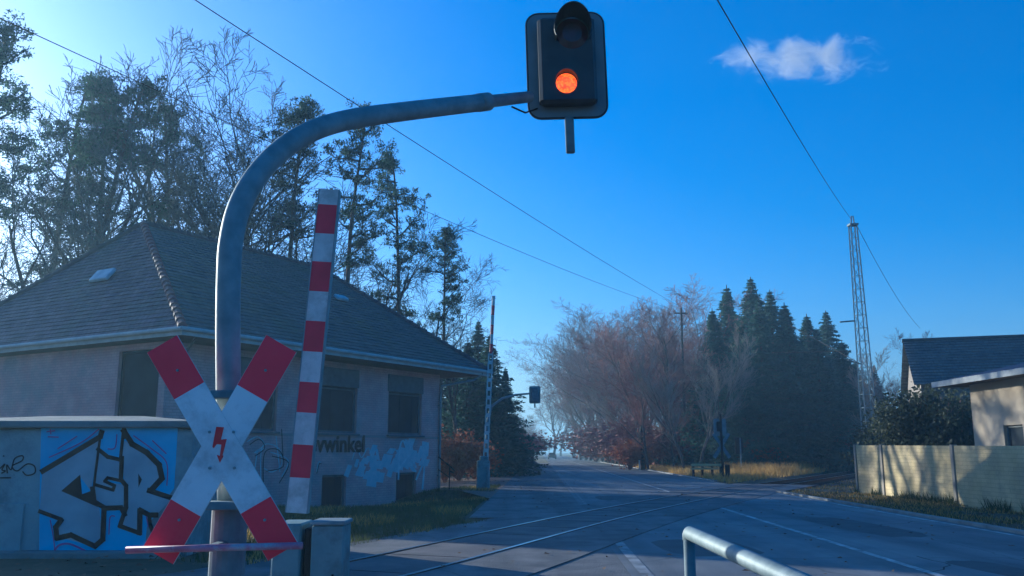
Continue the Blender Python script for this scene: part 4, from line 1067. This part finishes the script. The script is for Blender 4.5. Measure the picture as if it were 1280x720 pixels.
for i, (k, px, py, Y, w_, lab) in enumerate([
    (0, 78, 105, 41, 1.25, 'forked leafless tree left of the roof peak'),
    (1, 128, 40, 49, 1.0, 'leafless tree reaching highest left of the roof peak'),
    (2, 225, 70, 48, 1.15, 'broad leafless tree over the left end of the ridge'),
    (0, 268, 66, 50, 1.1, 'leafless tree with many upright limbs left of the curved mast'),
    (1, 320, 88, 52, 1.1, 'leafless tree framed by the bend of the curved mast'),
    (0, 545, 330, 58, 1.3, 'low spreading leafless tree over the right roof corner'),
    (2, 488, 300, 60, 1.2, 'low leafless tree between the boom and the lopsided pine'),
    (1, 578, 352, 56, 1.2, 'leafless tree just beyond the right tip of the roof'), (2, 165, 58, 51, 1.1, 'thin leafless tree directly above the roof peak'), (0, 292, 100, 55, 1.2, 'leafless tree just inside the bend of the curved mast'),
    (1, 6, 245, 45, 1.3, 'low leafless tree beneath the left edge pine'), (0, 95, 195, 46, 1.3, 'low leafless tree beneath the dense pine left of the peak'),
    (1, 255, 205, 49, 1.3, 'low leafless tree directly left of the mast bend'), (0, 345, 215, 49, 1.3, 'low leafless tree between the mast and the boom'),
    (0, 462, 262, 52, 1.3, 'low leafless tree right of the boom above the ridge end')]):
    place(LEFT[k], px, py, Y, 14.5, lab, GB, wide=w_)
# further rows behind, nothing in the photograph tells them apart
for i in range(9):
    px = -60 + i * 68 + rnd.uniform(-8, 8); Y = rnd.uniform(78, 110)
    if 600 < px < 720: continue
    top = (335 if px < 350 else 335 + (px - 350) * .35) + rnd.uniform(-15, 30)
    place([BARE[0], BARE[1], PINES[1], BARE[2]][i % 4] if px < 520 else BARE[i % 3], px, top, Y, 14.5 if i % 4 != 2 or px >= 520 else 20, 'hazy tree in the wood far behind the station', 'background wood behind the station', wide=1.2)
# dark spruces left of the road
for (k, px, py, Y, w_, lab) in [(0, 612, 418, 62, 1.25, 'broad dark spruce left of the road behind the raised far boom'), (1, 585, 425, 60, 1.3, 'dark spruce touching the right corner of the station roof'),
                               (1, 632, 458, 72, 1.0, 'pointed dark spruce nearest the road on the left'), (0, 598, 400, 68, 1.1, 'tallest spruce in the gap between station roof and far boom'), (0, 560, 440, 66, 1.4, 'dark spruce just behind the drainpipe corner')]:
    place(SPR[k], px, py, Y, 15, lab, 'spruces left of the road', wide=w_ * 1.5)
for i in range(14):
    px = 640 + i * 4; Y = 130 + i * 24
    place(BARE[i % 3], px - 6, 510 + i * 3 + rnd.uniform(-4, 4), Y, 14.5, 'small hazy tree along the left side of the far road', 'far trees left of the road', wide=1.2)
# right wood: outline from the photograph
def top_at(px):
    P = [(680, 530), (700, 490), (715, 430), (745, 405), (790, 385), (830, 368), (870, 362), (905, 352), (940, 348), (965, 362), (1000, 395), (1040, 400), (1062, 440), (1100, 490)]
    for i in range(len(P) - 1):
        if P[i][0] <= px <= P[i + 1][0]: f = (px - P[i][0]) / (P[i + 1][0] - P[i][0]); return P[i][1] + f * (P[i + 1][1] - P[i][1])
    return 500
GR = 'leafless trees of the right hand wood'
LR = 'leafless purplish tree in the wood right of the road'
for i in range(14):
    px = 720 + i * 12 + rnd.uniform(-5, 5); Ymin = max(80, 14.5 * 1100 / (px - 640 + 1) * .95); Y = Ymin + rnd.uniform(0, 14) if px < 800 else rnd.uniform(84, 112)
    place([BARE[0], BARE[2], BARE[1], REDT][i % 4], px, top_at(px) + rnd.uniform(0, 22), Y, 14.5 if i % 4 != 3 else 12.5, LR, GR, wide=1.15)
for i in range(12):
    px = 700 + i * 15; Y = 150 + rnd.uniform(0, 50) if px > 760 else 190 + (760 - px) * 2.5
    place(BARE[i % 3], px, top_at(px) + rnd.uniform(-2, 25), Y, 14.5, LR, GR, wide=1.5)
for i in range(13):
    px = 735 + i * 12 + rnd.uniform(-5, 5); Y = max(rnd.uniform(76, 88), 14.0 * 1100 / (px - 640) * 1.0)
    place([REDT, PALE, BARE[1]][i % 3], px, rnd.uniform(425, 480), Y, (12.5, 11.5, 14.5)[i % 3], 'slender leafless undergrowth tree at the edge of the right wood', 'undergrowth trees right of the road', wide=1.25)
place(PALE, 868, 412, 74, 11.5, 'pale multi stemmed leafless tree left of the distant X sign', None, wide=.95)
place(PALE, 850, 430, 71, 11.5, 'smaller pale leafless tree beside the tall wooden pole', None, wide=.85)
place(REDT, 806, 438, 78, 12.5, 'reddish leafless tree behind the dark stump post', None, wide=1.2)
place(BARE[1], 692, 470, 240, 14.5, 'far leafless tree closing the end of the right wood', None, wide=1.6)
GS = 'spruces of the right hand wood'
for (k, px, py, Y, w_, lab) in [(0, 938, 346, 84, 1.25, 'tallest dark spruce of the right wood'), (1, 908, 356, 88, 1.2, 'spiky spruce at the left edge of the dark group'),
    (0, 962, 362, 80, 1.2, 'dark spruce just right of the tallest one'), (1, 1008, 392, 86, 1.35, 'dark spruce left of the double topped one'), (0, 1032, 388, 92, 1.3, 'double topped dark spruce left of the lattice mast'),
    (1, 1052, 425, 82, 1.4, 'dark spruce right behind the lattice mast'), (0, 985, 400, 78, 1.2, 'lower dark spruce filling the middle of the group'), (1, 1072, 470, 88, 1.5, 'low dark spruce at the right end of the group'),
    (0, 925, 430, 76, 1.3, 'low front spruce behind the distant X sign'), (1, 1015, 445, 80, 1.4, 'low front spruce above the railway cutting'), (0, 1100, 485, 98, 1.5, 'low dark spruce beyond the wall end'),
    (1, 890, 385, 82, 1.2, 'leftmost spruce standing among the leafless trees'), (0, 948, 372, 77, 1.2, 'front spruce directly below the tallest one'), (1, 980, 378, 82, 1.3, 'spruce filling the notch right of the tallest one'), (0, 1020, 410, 78, 1.3, 'front spruce left of the lattice mast')]:
    place(SPR[k], px, py, Y, 15, lab, GS, wide=w_ * 1.45)
for i in range(9):
    px = 900 + i * 24; place(SPR[i % 2], px, 400 + abs(px - 950) * .35 + rnd.uniform(0, 14), 112 + rnd.uniform(0, 12), 15, 'dark spruce in the rear row of the right wood', 'rear row of spruces', wide=1.5)
# twiggy trees behind the wall
place(BARE[2], 1130, 405, 62, 14.5, 'bare twiggy tree between the lattice mast and the house', None, wide=.9)
place(PALE, 1105, 430, 66, 11.5, 'small bare pale tree just right of the lattice mast', None, wide=.9)
# bushes
HB = bush('evergreen_bush', 51, 3.6, 3.2, M['hedge'], 'x', 'bush', 9000, .10)
def putbush(src, px, py_t, Y, bh_, lab, group=None, wide=1.0):
    z = at(px, py_t, Y); s_ = z.z / bh_; rz = rnd.uniform(0, 6.28)
    if src.name not in _used:
        _used.add(src.name); children_of(src); src.location = (z.x, Y, 0); src.scale = (s_ * wide, s_ * wide, s_); src['label'] = lab
        if group: src['group'] = group
        return src
    return copy_thing(src, (z.x, Y, 0), rz, (s_ * wide, s_ * wide, s_), lab, group)
for (px, py, Y, w_) in ((1118, 512, 44, 1.1), (1145, 498, 42, 1.1), (1178, 490, 41, 1.0), (1205, 492, 43, 1.0), (1105, 528, 48, 1.2)):
    putbush(HB, px, py, Y, 3.3, 'dark evergreen bush of the hedge behind the wall', 'hedge bushes behind the wall', w_)
RBU = bush('red_bush', 52, 3.4, 2.9, M['leaf_red'], 'x', 'bush', 2600, .13, tm=M['twig_red'])
putbush(RBU, 575, 532, 50, 2.95, 'rusty red leaved bush beside the end of the station', None, 1.25)
putbush(RBU, 557, 545, 47, 2.95, 'smaller rusty bush right behind the drainpipe', None, 1.1)
putbush(RBU, 592, 552, 53, 2.95, 'low rusty bush left of the far barrier', None, 1.2)
putbush(RBU, 786, 545, 80, 2.95, 'red leaved bush left of the dark stump post', None, 1.3)
putbush(RBU, 953, 545, 76, 2.95, 'brown bush behind the dark railway board', None, 1.4)
TB = bush('twiggy_bush', 53, 3.8, 2.8, M['twig_red'], 'x', 'bush', 3000, .15)
for i in range(22):
    px = 745 + i * 16; Y = max(rnd.uniform(80, 92), 14.0 * 1100 / (px - 640)); putbush(TB, px, rnd.uniform(528, 548), Y, 2.9, 'low purplish thicket bush at the foot of the right wood', 'thicket bushes under the right wood', 1.7)
for i in range(12):
    px = 560 + i * 9; putbush(TB, px, rnd.uniform(535, 552), rnd.uniform(76, 120) if px < 640 else 170 + i * 8, 2.9, 'low hazy thicket bush on the left far verge', 'thicket bushes on the left far verge', 1.8)
# stump post, small signs, far things
sp = thing('tree_stump', 'dark tall stump post in front of the right wood', 'stump', (at(804, 585, 80).x, 80, 0))
b = MB(); x0 = sp.location.x; b.tube([(x0, 80, 0), (x0 + .05, 80, 1.6), (x0 - .12, 80, 3.2), (x0 - .08, 80, 3.9)], [.24, .19, .15, .08], 8); b.build('trunk', M['black'], sp)
mk = thing('marker_post', 'small pale marker post left of the dark stump', 'post', (at(799.5, 585, 79).x, 79, 0)); b = MB(); x0 = mk.location.x
b.bbox((x0, 79, .45), (.14, .1, .9), b=.02); b.build('shaft', M['white_b'], mk)
b = MB(); b.box((x0, 79, .92), (.15, .11, .06)); b.build('cap', M['black'], mk)
def smallsign(px, pyb, pyc, Y, m, wd, ht, lab, shape='rect'):
    p = at(px, pyb, Y); c = at(px, pyc, Y); t = thing('road_sign', lab, 'sign', (p.x, Y, 0)); b = MB(); b.tube([(p.x, Y, 0), (p.x, Y, c.z)], .05, 6); b.build('post', M['galv'], t)
    b = MB()
    if shape == 'rect': b.bbox((p.x, Y - .06, c.z), (wd, .03, ht), b=.01)
    else: b.prism([(-wd / 2, -ht / 2), (wd / 2, -ht / 2), (0, ht / 2)], (p.x, Y - .07, c.z), Vector((1, 0, 0)), Vector((0, 0, 1)), Nn, .03)
    b.build('board', m, t)
smallsign(633.5, 576, 561, 100, M['white_b'], .40, .5, 'small white board on a post left of the far road')
smallsign(755, 580, 556, 125, M['bar'], .9, 1.1, 'small pinkish triangular road sign before the right wood', 'tri')
mo = MB(); c = at(660, 580, 100); rr = random.Random(5)
for k in range(16):
    a0, a1 = 6.283 * k / 16, 6.283 * (k + 1) / 16
    for (r0, z0, r1, z1) in ((2.2, 0, 1.5, .55), (1.5, .55, .7, 1.1), (.7, 1.1, .05, 1.45)):
        mo.face([(c.x - .6 + r0 * math.cos(a0), 100 + r0 * math.sin(a0), z0), (c.x - .6 + r0 * math.cos(a1), 100 + r0 * math.sin(a1), z0), (c.x - .6 + r1 * math.cos(a1), 100 + r1 * math.sin(a1), z1), (c.x - .6 + r1 * math.cos(a0), 100 + r1 * math.sin(a0), z1)])
tag(mo.build('earth_mound', M['tarp'], smooth=True), 'small grey green mound beside the far end of the road', 'mound')
bl = thing('bollard', 'dark short post with pale foot beside the grey green mound', 'post', (at(665, 583, 92).x, 92, 0)); x0 = bl.location.x
b = MB(); b.tube([(x0, 92, .45), (x0, 92, 1.75)], .16, 8); b.build('shaft', M['black'], bl); b = MB(); b.tube([(x0, 92, 0), (x0, 92, .5)], .13, 8); b.build('foot', M['white_b'], bl)
ca = thing('parked_car', 'tiny dark car far away on the road', 'car', (at(690, 572, 200).x, 200, .05)); x0 = ca.location.x
b = MB(); b.bbox((x0, 200, .72), (1.8, 4.2, .62), b=.12); b.bbox((x0, 200.2, 1.2), (1.5, 2.2, .5), b=.18); b.build('body', M['car'], ca)
for sx in (-.8, .8):
    for sy in (-1.35, 1.35): b = MB(); b.tube([(x0 + sx - .1, 200 + sy, .33), (x0 + sx + .1, 200 + sy, .33)], .32, 12); b.build('wheel', M['black'], ca)
for sx in (-.65, .65): b = MB(); b.box((x0 + sx, 197.88, .85), (.25, .04, .12)); b.build('tail_light', M['red_b'], ca)

# ------------------------------------------------------------------ grass and leaf litter
def track_x(y):
    return float(np.interp(y, [p[1] for p in ra], [p[0] for p in ra]))
def blades(name, pts, hmin, hmax, wd, m, seed, label, lean=.35):
    g_ = np.random.default_rng(seed); P = np.array(pts); n = len(P); h_ = g_.uniform(hmin, hmax, n); az = g_.uniform(0, 6.283, n)
    w_ = np.stack([np.cos(az), np.sin(az), np.zeros(n)], 1) * wd * (1 + P[:, 1:2] / 30); tip = P + np.stack([g_.normal(0, lean, n) * h_, g_.normal(0, lean, n) * h_, h_], 1)
    o = np_mesh(name, np.stack([P - w_, P + w_, tip], 1).reshape(-1, 3), 3, m); tag(o, label, 'grass', kind='stuff'); return o
pts = []; g_ = random.Random(9)
while len(pts) < 42000:
    s_ = g_.uniform(-8, 20); t_ = g_.uniform(-16, 1.15); p = bpt(s_, t_); 
    if p.y < 11.5 or p.x < -12 or p.x > track_x(p.y) - 1.25 or p.x > rd(-1.9, p.y) + (0 if p.y > 21 else 9): continue
    if p.y > 44: continue
    if abs(p.x + 7.3) < 2.4 and KY - .3 < p.y < KY + 2.6: continue
    if g_.random() < .35 and math.sin(p.x * 2.1) * math.sin(p.y * 1.3 + p.x) > .2: continue
    pts.append((p.x, p.y, gz(p.x, p.y)))
blades('lawn_grass', pts, .05, .17, .006, M['grass'], 1, 'green uneven lawn between the station and the track')
pts2 = [p for p in pts if math.sin(p[0] * 1.7 + 1) * math.cos(p[1] * .9) > .45][:6000]
blades('lawn_grass', pts2, .05, .2, .006, M['grass_dry'], 2, 'dry straw tufts in the station lawn')
pts = []
while len(pts) < 22000:
    y = g_.uniform(8, 52) ; x = g_.uniform(rd(9.5, y), wx(min(y, 35)) - .02 if y < 35.4 else 22)
    if y > 35 and x > track_x(y) - 1.6 and x < track_x(y) + 3.1: continue
    if y > 30 and y < 52 and x < track_x(y) + 3.4: continue
    k = math.sin(x * 1.5 + y * .35) * math.sin(y * .8 + x * .5)
    if k < -.1 and g_.random() < .85: continue
    pts.append((x, y, .01))
h1 = [p for i, p in enumerate(pts) if i % 3]; h2 = [p for i, p in enumerate(pts) if not i % 3]
blades('verge_grass', h1, .03, .10, .006, M['grass'], 3, 'patchy green grass on the verge along the right wall')
blades('verge_grass', h2, .03, .12, .006, M['grass_dry'], 4, 'dry grass on the verge along the right wall')
pts = []
while len(pts) < 26000:
    y = g_.uniform(45, 100); x = g_.uniform(rd(9.7, y), 34)
    if x > track_x(y) - 1.8: continue
    if y < 62 and g_.random() < .4: continue
    pts.append((x, y, 0))
blades('tall_dry_grass', pts, .12, .55, .010, M['grass_dry'], 5, 'tall golden dry grass on the far right verge')
pts = []
while len(pts) < 7000:
    y = g_.uniform(61, 110); x = g_.uniform(-14, rd(-2.0, y))
    pts.append((x, y, 0))
blades('tall_dry_grass', pts, .06, .28, .010, M['grass_dry'], 6, 'golden dry grass on the far left verge')
pts = []
while len(pts) < 9000:
    y = g_.uniform(60, 88); x = g_.uniform(17, 30)
    if x > track_x(y) - 3: continue
    pts.append((x, y, 0))
blades('tall_dry_grass', pts, .25, .95, .012, M['grass_dry'], 8, 'high golden reeds at the foot of the right wood')
pts = []
for _ in range(2600):
    y = g_.uniform(9, 35.5); x = wx(y) - abs(g_.gauss(0, .10)) - .02
    if math.sin(y * 2.3) + math.sin(y * .9) < -.3: continue
    pts.append((x, y, 0))
blades('wall_weeds', pts, .10, .42, .008, M['grass'], 10, 'weeds growing along the foot of the concrete wall')
g5 = np.random.default_rng(5); G_ = []
for _ in range(7000):
    y = g5.uniform(9, 44); 
    if g5.random() < .5: x = rd(9.42, y) + abs(g5.normal(0, .22))
    else: x = min(track_x(y) - 1.15, 2) - abs(g5.normal(0, .3))
    z = gz(x, y) + .012; s_ = g5.uniform(.012, .035); a = g5.uniform(0, 6.28, 3)
    P_ = [(x + s_ * math.cos(q), y + s_ * math.sin(q), z) for q in (a[0], a[0] + 2.1, a[0] + 4.2)]; T_ = (x, y, z + s_ * .8)
    for i in range(3): G_ += [P_[i], P_[(i + 1) % 3], T_]
o = np_mesh('gravel', G_, 3, M['ballast']); tag(o, 'loose gravel along the edges of the asphalt', 'gravel', kind='stuff')
# leaf litter
g2 = np.random.default_rng(77); L_ = []
for _ in range(5200):
    y = g2.uniform(9, 50); r_ = g2.random()
    if r_ < .5: x = g2.uniform(rd(9.45, y), 13.4) if y < 35 else g2.uniform(rd(9.5, y), 20)
    elif r_ < .93: x = g2.uniform(-9, min(track_x(y) - 1.2, rd(-1.8, y)))
    else: x = g2.uniform(-1, 9)
    z = gz(x, y) + g2.uniform(.02, .05) + (.03 if rd(-1.8, y) < x < rd(9.4, y) else 0); a = g2.uniform(0, 6.283); s_ = g2.uniform(.025, .055)
    c, s2 = math.cos(a) * s_, math.sin(a) * s_
    L_ += [(x - c, y - s2, z), (x + s2, y - c, z + g2.uniform(0, .03)), (x + c, y + s2, z), (x - s2, y + c, z + g2.uniform(0, .02))]
o = np_mesh('leaf_litter', L_, 4, M['dead_leaf']); tag(o, 'scattered brown fallen leaves on verges and pavement', 'leaves', kind='stuff')
# worn dark patches / cracks on the road
b = MB(); g3 = random.Random(12)
for _ in range(10):
    x, y = g3.uniform(1.5, 9), g3.uniform(10, 34); p = [np.array([x, y])]; d = g3.uniform(0, 6.28)
    for i in range(14): d += g3.gauss(0, .45); p.append(p[-1] + np.array([math.cos(d), math.sin(d)]) * .28)
    for i in range(len(p) - 1):
        t = p[i + 1] - p[i]; t /= np.linalg.norm(t); n = np.array([-t[1], t[0]]) * .012
        b.face([(*(p[i] + n), .0425), (*(p[i] - n), .0425), (*(p[i + 1] - n), .0425), (*(p[i + 1] + n), .0425)])
b.build('road_cracks', M['black'], kind='structure')

# ------------------------------------------------------------------ cloud (a real volume far up)
cl = MB(); CYd = 900; c0 = at(1000, 74, CYd)
bpy.ops.mesh.primitive_ico_sphere_add(subdivisions=4, radius=1, location=c0)
co = bpy.context.object; co.name = 'cloud'; co.scale = (108, 40, 27); co['kind'] = 'structure'
cm = bpy.data.materials.new('cloud_vapour'); cm.use_nodes = True; nt = cm.node_tree; nt.nodes.clear()
out = nt.nodes.new('ShaderNodeOutputMaterial'); pv = nt.nodes.new('ShaderNodeVolumePrincipled'); nt.links.new(pv.outputs[0], out.inputs['Volume'])
pv.inputs['Color'].default_value = (1, .97, .95, 1); pv.inputs['Anisotropy'].default_value = .3
tc = nt.nodes.new('ShaderNodeTexCoord'); mp = nt.nodes.new('ShaderNodeMapping'); mp.inputs['Scale'].default_value = (3.6, 1.4, 1.3); mp.inputs['Location'].default_value = (2.3, 1.1, .4)
no = nt.nodes.new('ShaderNodeTexNoise'); no.inputs['Scale'].default_value = 1.0; no.inputs['Detail'].default_value = 7; no.inputs['Roughness'].default_value = .68; no.inputs['Distortion'].default_value = .8
nt.links.new(tc.outputs['Object'], mp.inputs['Vector']); nt.links.new(mp.outputs[0], no.inputs['Vector'])
ln_ = nt.nodes.new('ShaderNodeVectorMath'); ln_.operation = 'LENGTH'; nt.links.new(tc.outputs['Object'], ln_.inputs[0])
def mth(op, a, b_=None, cl_=False):
    n = nt.nodes.new('ShaderNodeMath'); n.operation = op; n.use_clamp = cl_
    for i, v in enumerate((a, b_)):
        if v is None: continue
        if isinstance(v, (int, float)): n.inputs[i].default_value = v
        else: nt.links.new(v, n.inputs[i])
    return n.outputs[0]
fall = mth('SUBTRACT', 1.0, ln_.outputs['Value'], True)
dn = mth('ADD', mth('SUBTRACT', no.outputs['Fac'], .60), mth('MULTIPLY', fall, .36))
nt.links.new(mth('MULTIPLY', mth('MAXIMUM', dn, 0.0), .11), pv.inputs['Density'])
co.data.materials.append(cm)

# ------------------------------------------------------------------ haze
hz = MB(); hz.box((0, 1100, 21.2), (3010, 2810, 45.6)); hzo = hz.build('haze', None, kind='stuff')
hm = bpy.data.materials.new('haze_air'); hm.use_nodes = True; nt2 = hm.node_tree; nt2.nodes.clear()
out = nt2.nodes.new('ShaderNodeOutputMaterial'); hv = nt2.nodes.new('ShaderNodeVolumePrincipled'); nt2.links.new(hv.outputs[0], out.inputs['Volume'])
hv.inputs['Color'].default_value = (.50, .78, 1, 1); hv.inputs['Density'].default_value = .0014; hv.inputs['Anisotropy'].default_value = .3
hzo.data.materials.clear(); hzo.data.materials.append(hm)
hzo['label'] = 'thin bluish winter haze over the whole place'; hzo['category'] = 'haze'

# ------------------------------------------------------------------ light, sky, camera
SUN_AZ, SUN_EL = -48.5, 13.5      # azimuth from +Y, negative = left
w = bpy.data.worlds.new('World'); sc.world = w; w.use_nodes = True
wn = w.node_tree.nodes; wl_ = w.node_tree.links; bg = wn['Background']
sk = wn.new('ShaderNodeTexSky'); sk.sky_type = 'NISHITA'; sk.sun_disc = False; sk.sun_elevation = R(SUN_EL); sk.sun_rotation = R(SUN_AZ)
sk.air_density = 1.0; sk.dust_density = 2.0; sk.ozone_density = 4.0
hs2 = wn.new('ShaderNodeHueSaturation'); hs2.inputs['Hue'].default_value = .498; hs2.inputs['Saturation'].default_value = 1.52; wl_.new(sk.outputs[0], hs2.inputs['Color']); wl_.new(hs2.outputs[0], bg.inputs['Color']); bg.inputs['Strength'].default_value = .082
su = bpy.data.lights.new('sun', 'SUN'); su.energy = 5.0; su.angle = R(.5); su.color = (1, .80, .47)
so = bpy.data.objects.new('sun', su); COL.objects.link(so)
dv = Vector((math.sin(R(SUN_AZ)) * math.cos(R(SUN_EL)), math.cos(R(SUN_AZ)) * math.cos(R(SUN_EL)), math.sin(R(SUN_EL))))
so.rotation_euler = dv.to_track_quat('Z', 'Y').to_euler()
cam = bpy.data.cameras.new('camera'); cobj = bpy.data.objects.new('camera', cam); COL.objects.link(cobj)
cobj.location = (0, 0, H); cobj.rotation_euler = (math.pi / 2 + PIT, 0, 0); cam.sensor_width = 36; cam.lens = 36 * 1100 / 1280; cam.clip_end = 9000; cam.clip_start = .1
sc.camera = cobj
sc.view_settings.view_transform = 'Standard'; sc.view_settings.look = 'None'; sc.view_settings.gamma = 1; sc.view_settings.use_curve_mapping = False
sc.view_settings.exposure = 1.0
sc.view_settings.use_white_balance = True; sc.view_settings.white_balance_temperature = 4500; sc.view_settings.white_balance_tint = 10
sc.render.engine = 'CYCLES'; sc.cycles.use_denoising = True; sc.cycles.max_bounces = 6; sc.cycles.volume_bounces = 0; sc.cycles.transparent_max_bounces = 8
sc.cycles.use_adaptive_sampling = True; sc.cycles.volume_step_rate = 1.0; sc.cycles.volume_max_steps = 128
